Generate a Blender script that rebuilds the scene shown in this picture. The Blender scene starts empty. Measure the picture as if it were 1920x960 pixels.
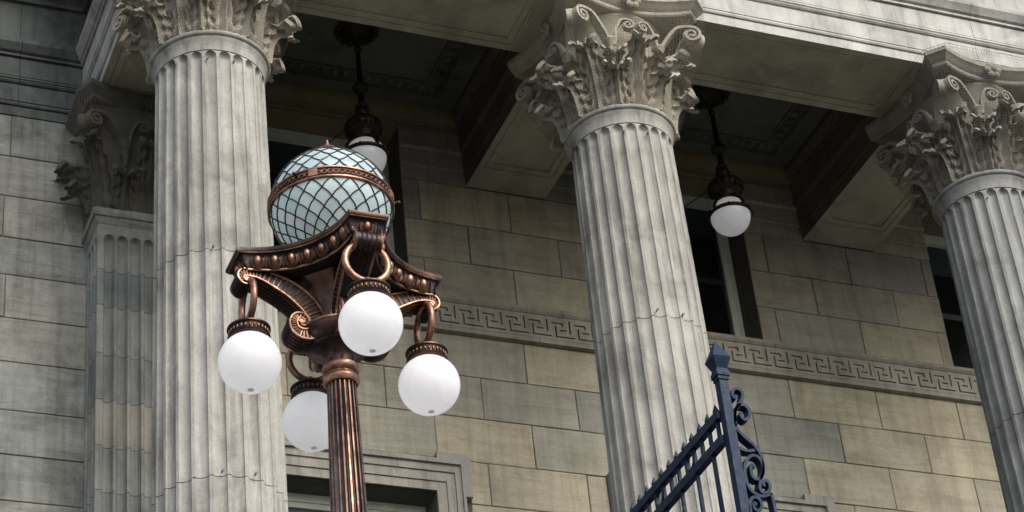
import bpy, math, random
from mathutils import Vector, Matrix
PI = math.pi
R = math.radians
random.seed(7)
sc = bpy.context.scene
COL = sc.collection

# ------------------------------------------------------------------ camera
# the camera stands at eye height: its position is the origin, the street lies at z = -1.65
F_PX, YAW, PITCH, ROLL = 4302.83, 0.43811, 0.603205, -0.112391
fw = Vector((math.sin(YAW)*math.cos(PITCH), math.cos(YAW)*math.cos(PITCH), math.sin(PITCH)))
rt = fw.cross(Vector((0, 0, 1))).normalized()
up = rt.cross(fw)
r2 = rt*math.cos(ROLL) + up*math.sin(ROLL)
u2 = -rt*math.sin(ROLL) + up*math.cos(ROLL)
cam = bpy.data.cameras.new('camera')
cam.sensor_width = 36.0
cam.lens = F_PX/1920*36.0
cam.clip_start, cam.clip_end = 0.05, 3000
cam_ob = bpy.data.objects.new('camera', cam)
COL.objects.link(cam_ob)
cam_ob.matrix_world = Matrix(((r2.x, u2.x, -fw.x, 0), (r2.y, u2.y, -fw.y, 0), (r2.z, u2.z, -fw.z, 0), (0, 0, 0, 1)))
sc.camera = cam_ob

# ------------------------------------------------------------------ sky, sun, exposure
SUN_EL, SUN_AZ = R(43), R(166)          # azimuth clockwise from +Y: behind the camera, to its right
w = bpy.data.worlds.new('World'); sc.world = w; w.use_nodes = True
nt = w.node_tree; nt.nodes.clear()
sky = nt.nodes.new('ShaderNodeTexSky'); sky.sky_type = 'NISHITA'; sky.sun_disc = False
sky.sun_elevation = SUN_EL; sky.sun_rotation = SUN_AZ
sky.air_density = 1.0; sky.dust_density = 4.0; sky.ozone_density = 1.0
hs = nt.nodes.new('ShaderNodeHueSaturation'); hs.inputs['Saturation'].default_value = 0.7
bg = nt.nodes.new('ShaderNodeBackground'); bg.inputs['Strength'].default_value = 0.10
wo = nt.nodes.new('ShaderNodeOutputWorld')
nt.links.new(sky.outputs[0], hs.inputs['Color']); nt.links.new(hs.outputs[0], bg.inputs['Color'])
nt.links.new(bg.outputs[0], wo.inputs['Surface'])
sun = bpy.data.lights.new('sun', 'SUN'); sun.energy = 0.72; sun.angle = R(45); sun.color = (1.0, 0.985, 0.94)
sun_ob = bpy.data.objects.new('sun', sun); COL.objects.link(sun_ob)
sd = Vector((math.sin(SUN_AZ)*math.cos(SUN_EL), math.cos(SUN_AZ)*math.cos(SUN_EL), math.sin(SUN_EL)))
sun_ob.location = sd*60
sun_ob.rotation_euler = sd.to_track_quat('Z', 'Y').to_euler()
sc.view_settings.view_transform = 'Standard'
sc.view_settings.look = 'None'
sc.view_settings.exposure = 1.36
sc.view_settings.gamma = 1.0
sc.cycles.max_bounces = 14; sc.cycles.diffuse_bounces = 8; sc.cycles.transmission_bounces = 10

# ------------------------------------------------------------------ materials
def newmat(name):
    m = bpy.data.materials.new(name); m.use_nodes = True
    t = m.node_tree
    return m, t, t.nodes['Principled BSDF']
def node(t, kind, **kw):
    n = t.nodes.new(kind)
    for k, v in kw.items(): setattr(n, k, v)
    return n
def noise(t, vec, scale, detail=5, rough=0.6, dist=0.0):
    n = node(t, 'ShaderNodeTexNoise')
    n.inputs['Scale'].default_value = scale; n.inputs['Detail'].default_value = detail
    n.inputs['Roughness'].default_value = rough; n.inputs['Distortion'].default_value = dist
    t.links.new(vec, n.inputs['Vector'])
    return n.outputs['Fac']
def mapping(t, vec, scale, rot=(0, 0, 0)):
    n = node(t, 'ShaderNodeMapping'); n.inputs['Scale'].default_value = scale; n.inputs['Rotation'].default_value = rot
    t.links.new(vec, n.inputs['Vector'])
    return n.outputs[0]
def ramp(t, fac, stops, interp='LINEAR'):
    n = node(t, 'ShaderNodeValToRGB'); n.color_ramp.interpolation = interp
    e = n.color_ramp.elements
    while len(e) < len(stops): e.new(0.5)
    for el, (p, c) in zip(e, stops):
        el.position = p; el.color = (*c, 1) if len(c) == 3 else c
    t.links.new(fac, n.inputs[0])
    return n.outputs[0]
def mix(t, fac, a, b, mode='MIX'):
    n = node(t, 'ShaderNodeMix', data_type='RGBA', blend_type=mode)
    if isinstance(fac, (int, float)): n.inputs[0].default_value = fac
    else: t.links.new(fac, n.inputs[0])
    for s, v in ((6, a), (7, b)):
        if isinstance(v, tuple): n.inputs[s].default_value = (*v, 1)
        else: t.links.new(v, n.inputs[s])
    return n.outputs[2]
def g(v): return (v, v, v)

def stone(name, tints, stain=0.35, streak=0.3, pale=0.2, bump=0.35, rough=0.88, bed=0.0):
    m, t, p = newmat(name)
    geo = node(t, 'ShaderNodeNewGeometry'); pos = geo.outputs['Position']
    oi = node(t, 'ShaderNodeObjectInfo')
    n = len(tints)
    c = ramp(t, oi.outputs['Random'], [((i+0.5)/n, tints[i]) for i in range(n)], 'CONSTANT' if n > 3 else 'LINEAR')
    # cloudy weathering
    big = noise(t, pos, 1.7, 6, 0.62, 0.6)
    c = mix(t, stain, c, ramp(t, big, [(0.32, g(0.42)), (0.5, g(0.9)), (0.72, g(1.25))]), 'MULTIPLY')
    # rain streaks running down the face
    st = noise(t, mapping(t, pos, (9, 9, 0.55)), 1.0, 5, 0.65, 0.3)
    c = mix(t, streak, c, ramp(t, st, [(0.36, g(0.38)), (0.52, g(1.0)), (0.7, g(1.12))]), 'MULTIPLY')
    if bed:                                             # sedimentary bedding, tilted differently in each block
        add = node(t, 'ShaderNodeVectorMath', operation='ADD')
        t.links.new(pos, add.inputs[0])
        sc3 = node(t, 'ShaderNodeVectorMath', operation='SCALE'); t.links.new(oi.outputs['Random'], sc3.inputs['Scale'])
        sc3.inputs[0].default_value = (31, 17, 53); t.links.new(sc3.outputs[0], add.inputs[1])
        b = noise(t, mapping(t, add.outputs[0], (0.9, 0.9, 9), (0, R(6), 0)), 1.0, 5, 0.7, 1.4)
        c = mix(t, bed, c, ramp(t, b, [(0.35, g(0.55)), (0.5, g(1.0)), (0.66, g(1.2))]), 'MULTIPLY')
    # pale bloom
    bl = noise(t, mapping(t, pos, (2.2, 2.2, 1.4)), 1.3, 7, 0.7, 0.2)
    c = mix(t, ramp(t, bl, [(0.52, g(0)), (0.75, g(pale))]), c, (0.55, 0.54, 0.50))
    grain = noise(t, pos, 70, 4, 0.7)
    c = mix(t, 0.5, c, ramp(t, grain, [(0.3, g(0.7)), (0.7, g(1.25))]), 'MULTIPLY')
    t.links.new(c, p.inputs['Base Color'])
    p.inputs['Roughness'].default_value = rough
    p.inputs['Specular IOR Level'].default_value = 0.25
    b1 = node(t, 'ShaderNodeBump'); b1.inputs['Strength'].default_value = bump; b1.inputs['Distance'].default_value = 0.012
    t.links.new(noise(t, pos, 22, 8, 0.72), b1.inputs['Height'])
    t.links.new(b1.outputs[0], p.inputs['Normal'])
    return m

M = {}
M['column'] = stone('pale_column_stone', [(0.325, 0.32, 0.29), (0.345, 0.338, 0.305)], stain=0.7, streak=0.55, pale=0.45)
M['column_grey'] = stone('shaded_column_stone', [(0.25, 0.255, 0.245), (0.26, 0.265, 0.255)], stain=0.65, streak=0.5, pale=0.2)  # column stone darkened for the right column: its shade is in the colour
M['capital_grey'] = stone('shaded_capital_stone', [(0.24, 0.23, 0.195), (0.26, 0.245, 0.21)], stain=0.6, streak=0.3, pale=0.2)  # the right capital's shade, also put into the stone colour
M['capital'] = stone('carved_stone', [(0.37, 0.345, 0.275), (0.40, 0.37, 0.30)], stain=0.7, streak=0.25, pale=0.3)
M['block'] = stone('wall_sandstone', [(0.355, 0.33, 0.255), (0.29, 0.282, 0.23), (0.42, 0.38, 0.275), (0.325, 0.31, 0.245), (0.385, 0.352, 0.26), (0.27, 0.268, 0.226), (0.35, 0.324, 0.25)],
                   stain=0.4, streak=0.28, pale=0.15, bed=0.35)
M['wing'] = stone('grey_sandstone', [(0.27, 0.28, 0.25), (0.305, 0.302, 0.262), (0.22, 0.235, 0.21), (0.29, 0.292, 0.258), (0.25, 0.262, 0.235)],
                  stain=0.75, streak=0.4, pale=0.3, bed=0.5)
M['core'] = stone('joint_mortar', [(0.11, 0.105, 0.09), (0.12, 0.115, 0.10)], stain=0.3, streak=0.2, pale=0.1)
M['reveal'] = stone('reveal_stone', [(0.23, 0.195, 0.115), (0.25, 0.21, 0.125)], stain=0.4, streak=0.2, pale=0.05)
M['band'] = stone('carved_band_stone', [(0.315, 0.295, 0.235), (0.335, 0.31, 0.25)], stain=0.5, streak=0.35, pale=0.15)
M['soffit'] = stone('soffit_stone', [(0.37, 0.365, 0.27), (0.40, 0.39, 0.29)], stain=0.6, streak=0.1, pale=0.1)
M['ceiling'] = stone('dark_ceiling_stone', [(0.115, 0.12, 0.105), (0.125, 0.13, 0.112)], stain=0.6, streak=0.1, pale=0.05)  # base tone well below the other stones
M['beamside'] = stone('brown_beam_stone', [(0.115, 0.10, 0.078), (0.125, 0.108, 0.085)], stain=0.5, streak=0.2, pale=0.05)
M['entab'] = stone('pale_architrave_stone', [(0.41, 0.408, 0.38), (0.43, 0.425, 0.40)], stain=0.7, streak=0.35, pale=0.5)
M['wingentab'] = stone('shaded_wing_stone', [(0.095, 0.105, 0.10), (0.115, 0.125, 0.115)], stain=0.8, streak=0.35, pale=0.15)  # shade below the wing cornice, painted in as a darker stone
M['pilaster'] = stone('grey_pilaster_stone', [(0.265, 0.275, 0.25), (0.28, 0.288, 0.262)], stain=0.6, streak=0.35, pale=0.2)
M['pilaster_dark'] = stone('dark_pilaster_stone', [(0.215, 0.23, 0.215), (0.225, 0.238, 0.224)], stain=0.6, streak=0.35, pale=0.15)
M['pilaster_tan'] = stone('tan_pilaster_stone', [(0.285, 0.275, 0.235), (0.295, 0.283, 0.24)], stain=0.5, streak=0.35, pale=0.15)
M['pilcap'] = stone('dark_carved_stone', [(0.105, 0.105, 0.085), (0.12, 0.118, 0.095)], stain=0.6, streak=0.25, pale=0.1)  # much darker base tone than the column capitals
M['surround'] = stone('window_surround_stone', [(0.31, 0.30, 0.265), (0.33, 0.315, 0.275)], stain=0.5, streak=0.45, pale=0.3)
M['paving'] = stone('terrace_paving', [(0.075, 0.075, 0.07), (0.085, 0.083, 0.078)], stain=0.5, streak=0.0, pale=0.1)

def simple(name, col, rough=0.5, metal=0.0, spec=0.5, var=0.0, varscale=8.0, bump=0.0, bscale=60):
    m, t, p = newmat(name)
    p.inputs['Base Color'].default_value = (*col, 1)
    p.inputs['Roughness'].default_value = rough; p.inputs['Metallic'].default_value = metal
    p.inputs['Specular IOR Level'].default_value = spec
    geo = node(t, 'ShaderNodeNewGeometry')
    if var:
        f = noise(t, geo.outputs['Position'], varscale, 6, 0.65)
        c = mix(t, 1.0, col, ramp(t, f, [(0.3, g(1-var)), (0.7, g(1+var))]), 'MULTIPLY')
        t.links.new(c, p.inputs['Base Color'])
    if bump:
        b = node(t, 'ShaderNodeBump'); b.inputs['Strength'].default_value = bump; b.inputs['Distance'].default_value = 0.004
        t.links.new(noise(t, geo.outputs['Position'], bscale, 5, 0.6), b.inputs['Height']); t.links.new(b.outputs[0], p.inputs['Normal'])
    return m
M['asphalt'] = simple('asphalt', (0.05, 0.05, 0.052), 0.9, var=0.3, varscale=3, bump=0.4)
M['kerb'] = simple('kerb_stone', (0.10, 0.098, 0.092), 0.9, var=0.2, varscale=5)
M['iron'] = simple('navy_gate_paint', (0.002, 0.0150, 0.042), 0.46, 0.0, 0.2, var=0.4, varscale=30, bump=0.25, bscale=90)
def rusty(m):
    t = m.node_tree; p = t.nodes['Principled BSDF']; src = p.inputs['Base Color'].links[0].from_socket
    geo = node(t, 'ShaderNodeNewGeometry')
    f = ramp(t, noise(t, geo.outputs['Position'], 26, 8, 0.75, 0.3), [(0.60, g(0)), (0.70, g(0.8))])
    t.links.new(mix(t, f, src, (0.022, 0.018, 0.018)), p.inputs['Base Color'])
    t.links.new(ramp(t, noise(t, geo.outputs['Position'], 35, 5, 0.6), [(0.3, g(0.34)), (0.7, g(0.62))]), p.inputs['Roughness'])
rusty(M['iron'])
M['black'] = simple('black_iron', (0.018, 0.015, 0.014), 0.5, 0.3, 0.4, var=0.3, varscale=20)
M['netting'] = simple('bird_net_twine', (0.115, 0.10, 0.075), 0.9)
M['frame'] = simple('pale_window_paint', (0.66, 0.71, 0.62), 0.6, var=0.15, varscale=6)
M['darkframe'] = simple('dark_sash_paint', (0.018, 0.028, 0.03), 0.5, var=0.2)
M['pane'] = simple('dark_window_glass', (0.010, 0.011, 0.010), 0.06, 0.0, 0.5)
M['blind'] = simple('dark_transom_panel', (0.03, 0.052, 0.052), 0.4, var=0.15)
M['hook'] = simple('galvanised_hook', (0.10, 0.12, 0.14), 0.4, 0.7, var=0.2)

def bronze(name, hi, lo, thr, metal=0.85, rough=0.34, scale=14):
    m, t, p = newmat(name)
    geo = node(t, 'ShaderNodeNewGeometry')
    f = noise(t, geo.outputs['Position'], scale, 7, 0.7, 0.4)
    c = mix(t, ramp(t, f, [(thr-0.12, g(0)), (thr+0.12, g(1))]), lo, hi)
    t.links.new(c, p.inputs['Base Color'])
    p.inputs['Metallic'].default_value = metal
    f2 = noise(t, geo.outputs['Position'], 40, 5, 0.6)
    t.links.new(ramp(t, f2, [(0.3, g(rough-0.08)), (0.7, g(rough+0.14))]), p.inputs['Roughness'])
    return m
M['copper'] = bronze('rubbed_copper', (0.46, 0.255, 0.165), (0.15, 0.085, 0.06), 0.50, rough=0.38)
M['brown'] = bronze('brown_bronze', (0.22, 0.122, 0.075), (0.07, 0.044, 0.035), 0.5, 0.8, 0.36, 25)
M['bronze'] = bronze('dark_bronze', (0.12, 0.066, 0.046), (0.030, 0.023, 0.025), 0.53, rough=0.36, scale=9)
M['patina'] = bronze('black_patina', (0.035, 0.026, 0.027), (0.012, 0.012, 0.016), 0.5, 0.6, 0.42)
M['bodybronze'] = bronze('brushed_bronze_body', (0.19, 0.115, 0.08), (0.085, 0.055, 0.045), 0.5, 0.75, 0.42, 7)
M['oldbronze'] = bronze('old_dark_bronze', (0.06, 0.032, 0.022), (0.014, 0.011, 0.011), 0.56, 0.7, 0.45, 30)

def opal(name, tints, trans=0.5, rough=0.3, coat=0.25, lit=0.0):
    m = bpy.data.materials.new(name); m.use_nodes = True
    t = m.node_tree; t.nodes.clear()
    out = node(t, 'ShaderNodeOutputMaterial')
    oi = node(t, 'ShaderNodeObjectInfo')
    c = ramp(t, oi.outputs['Random'], [(i/max(1, len(tints)-1), tints[i]) for i in range(len(tints))])
    gpos = node(t, 'ShaderNodeNewGeometry').outputs['Position']
    c = mix(t, 1.0, c, ramp(t, noise(t, mapping(t, gpos, (6, 6, 3)), 1.5, 6, 0.7, 0.5), [(0.3, g(0.92)), (0.6, g(1.0))]), 'MULTIPLY')
    d = node(t, 'ShaderNodeBsdfDiffuse'); tr = node(t, 'ShaderNodeBsdfTranslucent')
    t.links.new(c, d.inputs[0]); t.links.new(c, tr.inputs[0])
    m1 = node(t, 'ShaderNodeMixShader'); m1.inputs[0].default_value = trans
    t.links.new(d.outputs[0], m1.inputs[1]); t.links.new(tr.outputs[0], m1.inputs[2])
    gl = node(t, 'ShaderNodeBsdfGlossy'); gl.inputs['Roughness'].default_value = rough
    fr = node(t, 'ShaderNodeFresnel'); fr.inputs['IOR'].default_value = 1.45
    mu = node(t, 'ShaderNodeMath', operation='MULTIPLY'); mu.inputs[1].default_value = coat
    t.links.new(fr.outputs[0], mu.inputs[0])
    m2 = node(t, 'ShaderNodeMixShader'); t.links.new(mu.outputs[0], m2.inputs[0])
    t.links.new(m1.outputs[0], m2.inputs[1]); t.links.new(gl.outputs[0], m2.inputs[2])
    if lit:                                             # the bulb inside is on
        em = node(t, 'ShaderNodeEmission'); em.inputs['Strength'].default_value = lit; em.inputs['Color'].default_value = (1, 0.99, 0.97, 1)
        ad = node(t, 'ShaderNodeAddShader'); t.links.new(m2.outputs[0], ad.inputs[0]); t.links.new(em.outputs[0], ad.inputs[1]); t.links.new(ad.outputs[0], out.inputs['Surface'])
    else: t.links.new(m2.outputs[0], out.inputs['Surface'])
    return m
M['globe'] = opal('frosted_white_glass', [(0.96, 0.96, 0.975), (0.96, 0.96, 0.975)], 0.62, 0.22, 0.7, 0.07)
M['oldglobe'] = opal('milky_glass', [(0.86, 0.88, 0.92), (0.86, 0.88, 0.92)], 0.5, 0.12, 1.0, 0.04)
M['plug'] = opal('grey_glass_boss', [(0.66, 0.67, 0.69), (0.66, 0.67, 0.69)], 0.4, 0.4, 0.2, 0.02)
M['leadglass'] = opal('pale_aqua_glass', [(0.52, 0.72, 0.74), (0.78, 0.91, 0.93), (0.62, 0.83, 0.83), (0.86, 0.95, 0.97), (0.60, 0.77, 0.76), (0.74, 0.90, 0.93)], 0.55, 0.10, 1.0, 0.03)

# ------------------------------------------------------------------ mesh builder
class MB:
    def __init__(s): s.v = []; s.f = []; s.m = []
    def add(s, vs, fs, mat=0):
        o = len(s.v); s.v.extend([tuple(q) for q in vs])
        for f in fs: s.f.append(tuple(i+o for i in f)); s.m.append(mat)
    def box(s, x0, x1, y0, y1, z0, z1, mat=0):
        s.add([(x0, y0, z0), (x1, y0, z0), (x1, y1, z0), (x0, y1, z0), (x0, y0, z1), (x1, y0, z1), (x1, y1, z1), (x0, y1, z1)],
              [(0, 3, 2, 1), (4, 5, 6, 7), (0, 1, 5, 4), (1, 2, 6, 5), (2, 3, 7, 6), (3, 0, 4, 7)], mat)
    def lathe(s, prof, n=48, cx=0, cy=0, mat=0, cap=True, mats=None):
        vs = []; fs = []
        for r, z in prof:
            for k in range(n):
                a = 2*PI*k/n; vs.append((cx+r*math.cos(a), cy+r*math.sin(a), z))
        o = len(s.v); s.v.extend(vs)
        for i in range(len(prof)-1):
            for k in range(n):
                k2 = (k+1) % n
                s.f.append((o+i*n+k, o+i*n+k2, o+(i+1)*n+k2, o+(i+1)*n+k)); s.m.append(mats[i] if mats else mat)
        if cap:
            s.f.append(tuple(o+k for k in reversed(range(n)))); s.m.append(mat)
            s.f.append(tuple(o+(len(prof)-1)*n+k for k in range(n))); s.m.append(mat)
    def tube(s, pts, rad, n=8, closed=False, mat=0, upv=None):
        P = [Vector(p) for p in pts]; N = len(P); rings = []
        prev = None
        for i in range(N):
            if closed: tg = P[(i+1) % N]-P[i-1]
            else: tg = P[min(i+1, N-1)]-P[max(i-1, 0)]
            tg = tg.normalized() if tg.length > 1e-9 else Vector((0, 0, 1))
            if prev is None:
                a = Vector(upv) if upv else (Vector((0, 0, 1)) if abs(tg.z) < 0.9 else Vector((1, 0, 0)))
                nn = (a-tg*a.dot(tg)).normalized()
            else:
                nn = (prev-tg*prev.dot(tg)).normalized()
            prev = nn; bb = tg.cross(nn)
            r = rad(i/(N-1)) if callable(rad) else rad
            rings.append([P[i]+nn*(r*math.cos(2*PI*k/n))+bb*(r*math.sin(2*PI*k/n)) for k in range(n)])
        o = len(s.v)
        for rg in rings: s.v.extend([tuple(q) for q in rg])
        for i in range(N if closed else N-1):
            j = (i+1) % N
            for k in range(n):
                k2 = (k+1) % n
                s.f.append((o+i*n+k, o+j*n+k, o+j*n+k2, o+i*n+k2)[::-1]); s.m.append(mat)
        if not closed:
            s.f.append(tuple(o+k for k in range(n))); s.m.append(mat)
            s.f.append(tuple(o+(N-1)*n+k for k in reversed(range(n)))); s.m.append(mat)
    def ribbon(s, pts, wdir, width, thick, mat=0, closed=False):
        """flat bar swept along pts (planar path); wdir = constant width direction, thick(t) across the path"""
        P = [Vector(p) for p in pts]; N = len(P); wd = Vector(wdir)*(width/2); o = len(s.v)
        for i in range(N):
            tg = (P[(i+1) % N]-P[i-1]) if closed else (P[min(i+1, N-1)]-P[max(i-1, 0)])
            nn = tg.normalized().cross(Vector(wdir)).normalized()
            th = (thick(i/(N-1)) if callable(thick) else thick)/2
            for q in (P[i]+nn*th-wd, P[i]+nn*th+wd, P[i]-nn*th+wd, P[i]-nn*th-wd): s.v.append(tuple(q))
        for i in range(N if closed else N-1):
            j = (i+1) % N
            for k in range(4):
                k2 = (k+1) % 4
                s.f.append((o+i*4+k, o+i*4+k2, o+j*4+k2, o+j*4+k)); s.m.append(mat)
        if not closed:
            s.f.append((o+3, o+2, o+1, o)); s.m.append(mat)
            e = o+(N-1)*4; s.f.append((e, e+1, e+2, e+3)); s.m.append(mat)
    def sphere(s, c, r, nu=24, nv=14, mat=0, sz=1.0):
        prof = [(max(1e-4, r*math.sin(PI*i/nv)), c[2]-r*sz*math.cos(PI*i/nv)) for i in range(nv+1)]
        s.lathe(prof, nu, c[0], c[1], mat, cap=True)
    def grid(s, P, mat=0, flip=False):
        n = len(P[0]); o = len(s.v)
        for row in P: s.v.extend([tuple(q) for q in row])
        for i in range(len(P)-1):
            for k in range(n-1):
                q = (o+i*n+k, o+i*n+k+1, o+(i+1)*n+k+1, o+(i+1)*n+k)
                s.f.append(q[::-1] if flip else q); s.m.append(mat)
    def shifted(s, d):
        s.v = [(x+d[0], y+d[1], z+d[2]) for x, y, z in s.v]; return s

def to_mesh(name, mb, mats, smooth=None):
    me = bpy.data.meshes.new(name)
    me.from_pydata(mb.v, [], mb.f); me.validate(verbose=False)
    for k in (mats if isinstance(mats, (list, tuple)) else [mats]): me.materials.append(M[k])
    if len(me.polygons) == len(mb.m) and any(mb.m): me.polygons.foreach_set('material_index', mb.m)
    if smooth is not None:
        me.polygons.foreach_set('use_smooth', [True]*len(me.polygons))
        me.set_sharp_from_angle(angle=R(smooth))
    me.update()
    return me
W = {}
def place(name, me, parent=None, loc=(0, 0, 0), mat=None):
    """link mesh data at a world position (mat = 3x3 rotation/scale)"""
    o = bpy.data.objects.new(name, me); COL.objects.link(o)
    loc = Vector(loc); W[o.name] = loc
    if parent is not None:
        o.parent = parent; loc = loc - W[parent.name]
    if mat is not None: o.matrix_local = Matrix.Translation(loc) @ mat.to_4x4()
    else: o.location = loc
    return o
def put(name, mb, mats, parent=None, smooth=None):
    """a unique mesh given in world coordinates; its origin goes to the middle of its base"""
    xs = [q[0] for q in mb.v]; ys = [q[1] for q in mb.v]; zs = [q[2] for q in mb.v]
    c = ((min(xs)+max(xs))/2, (min(ys)+max(ys))/2, min(zs))
    mb.shifted((-c[0], -c[1], -c[2]))
    return place(name, to_mesh(name, mb, mats, smooth), parent, c)
def empty(name, loc):
    o = bpy.data.objects.new(name, None); o.empty_display_size = 0.3; COL.objects.link(o)
    o.location = loc; W[o.name] = Vector(loc); return o
def tag(o, label=None, cat=None, group=None, kind=None):
    if label: o['label'] = label
    if cat: o['category'] = cat
    if group: o['group'] = group
    if kind: o['kind'] = kind
    return o
def rotz(a): return Matrix.Rotation(a, 3, 'Z')
def catmull(pts, k=6, closed=False):
    out = []; n = len(pts)
    for i in range(n if closed else n-1):
        def gp(j): return pts[j % n] if closed else pts[min(max(j, 0), n-1)]
        a, b, c, d = gp(i-1), gp(i), gp(i+1), gp(i+2)
        for q in range(k):
            t = q/k
            out.append(tuple(0.5*((2*b[m])+(-a[m]+c[m])*t+(2*a[m]-5*b[m]+4*c[m]-d[m])*t*t+(-a[m]+3*b[m]-3*c[m]+d[m])*t**3) for m in range(len(b))))
    if not closed: out.append(tuple(pts[-1]))
    return out
def cells(mb, xs, zs, solid, y0, y1, mat=0):
    """an upright slab cut on a grid: solid(i, j) says which cells are filled"""
    nx, nz = len(xs)-1, len(zs)-1
    S = [[bool(solid((xs[i]+xs[i+1])/2, (zs[j]+zs[j+1])/2)) for j in range(nz)] for i in range(nx)]
    def sl(i, j): return 0 <= i < nx and 0 <= j < nz and S[i][j]
    for i in range(nx):
        for j in range(nz):
            if not S[i][j]: continue
            a, b, c, d = xs[i], xs[i+1], zs[j], zs[j+1]
            mb.add([(a, y0, c), (b, y0, c), (b, y0, d), (a, y0, d)], [(0, 1, 2, 3)], mat)
            mb.add([(a, y1, c), (b, y1, c), (b, y1, d), (a, y1, d)], [(3, 2, 1, 0)], mat)
            if not sl(i-1, j): mb.add([(a, y0, c), (a, y0, d), (a, y1, d), (a, y1, c)], [(0, 1, 2, 3)], mat)
            if not sl(i+1, j): mb.add([(b, y0, c), (b, y0, d), (b, y1, d), (b, y1, c)], [(3, 2, 1, 0)], mat)
            if not sl(i, j-1): mb.add([(a, y0, c), (b, y0, c), (b, y1, c), (a, y1, c)], [(3, 2, 1, 0)], mat)
            if not sl(i, j+1): mb.add([(a, y0, d), (b, y0, d), (b, y1, d), (a, y1, d)], [(0, 1, 2, 3)], mat)
def mouldings(path, prof, parts):
    """sweep a (out, z) profile along a plan polyline; outward is to the right of travel; returns MBs for the asked stretches"""
    n = len(path); offs = []
    for i in range(n):
        def nrm(a, b):
            d = Vector((b[0]-a[0], b[1]-a[1])).normalized(); return Vector((d.y, -d.x))
        if i == 0: m = nrm(path[0], path[1])
        elif i == n-1: m = nrm(path[-2], path[-1])
        else:
            a, b = nrm(path[i-1], path[i]), nrm(path[i], path[i+1]); m = (a+b)/(1+a.dot(b))
        offs.append(m)
    out = []
    for i in parts:
        mb = MB(); P = []
        d = (Vector(path[i+1])-Vector(path[i])).normalized()
        for k, e in ((i, 0.0), (i+1, 0.0)):
            straight = (k == 0 or k == n-1 or (offs[k]-(offs[i] if False else Vector((d.y, -d.x)))).length < 1e-6)
            sh = (0.0025 if k == i else -0.0025) if straight else 0.0
            P.append([(path[k][0]+offs[k].x*o+d.x*sh, path[k][1]+offs[k].y*o+d.y*sh, z) for o, z in prof])
        mb.grid(P, flip=True)
        m = len(prof)
        mb.f.append(tuple(range(m))); mb.m.append(0)
        mb.f.append(tuple(reversed(range(m, 2*m)))); mb.m.append(0)
        out.append(mb)
    return out

# ------------------------------------------------------------------ main measures (metres, z from eye level)
GZ = -1.65                     # street
TZ = 1.75                      # terrace that carries the lamp post and the gate
PZ = 3.30                      # platform under the columns
YW = 18.808                    # face of the back wall
YC = 16.0                      # row of columns
YF = 15.52                     # face of the front architrave
YB = 16.49                     # back of the front architrave
ZS = 15.171                    # underside of architrave and beams
ZC = 16.13                     # ceiling
CX = (4.62, 8.82, 13.07)       # columns
BC = (6.72, 10.945, 15.18)     # middles of the bays
HB = 0.48                      # half width of a beam

# ------------------------------------------------------------------ ground
gm = MB(); gm.add([(-600, -600, GZ), (600, -600, GZ), (600, 600, GZ), (-600, 600, GZ)], [(0, 1, 2, 3)])
tag(put('road', gm, 'asphalt'), kind='structure')
pm = MB(); pm.box(-40, 40, 1.8, 6.2, GZ+0.004, GZ+0.13); tag(put('pavement', pm, 'kerb'), kind='structure')
tm = MB(); tm.box(-40, 40, 6.2, 14.4, GZ+0.004, TZ); tag(put('terrace', tm, 'paving'), kind='structure')
sm_ = MB()
for k in range(5):
    sm_.box(-30, 30, 13.0+0.32*k, 14.4 if k < 4 else 14.4, TZ+0.001+0.31*k*0, TZ+0.31*(k+1)) if k < 4 else None
sm_.box(-30, 30, 14.402, 22, GZ+0.004, PZ)
tag(put('platform', sm_, 'paving'), kind='structure')

# ------------------------------------------------------------------ the building
BLD = tag(empty('stone_building', (8.8, 18.8, PZ)),
          'weathered sandstone building front with tall fluted columns, coffered porch and patterned stone band', 'building')

# --- walls: mortar core with openings, dressed blocks in front
UW = [(c-0.86, c+0.86, 13.40, 15.865) for c in BC]            # upper window openings
LW = [(c-0.972, c+0.972, 8.3, 11.234) for c in BC]            # lower window openings
LS = [(c-1.335, c+1.335, 8.0, 11.575) for c in BC]            # lower window surrounds
def core_wall(name, x0, x1, z0, z1, holes):
    xs = sorted({x0, x1} | {v for h in holes for v in h[:2] if x0 < v < x1})
    zs = sorted({z0, z1} | {v for h in holes for v in h[2:] if z0 < v < z1})
    mb = MB()
    cells(mb, xs, zs, lambda x, z: not any(h[0] < x < h[1] and h[2] < z < h[3] for h in holes), YW+0.014, YW+0.62)
    return mb
wall = put('wall', core_wall('wall', 4.62, 17.4, PZ+0.002, 17.4, UW+LW), 'core', BLD)
wing = put('wall', core_wall('wall', -6.0, 4.615, PZ+0.002, 17.4, []), 'core', BLD)
wing['label'] = 'grey ashlar wall left of the fluted pilaster'
wall['label'] = 'beige ashlar wall behind the columns'

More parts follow.
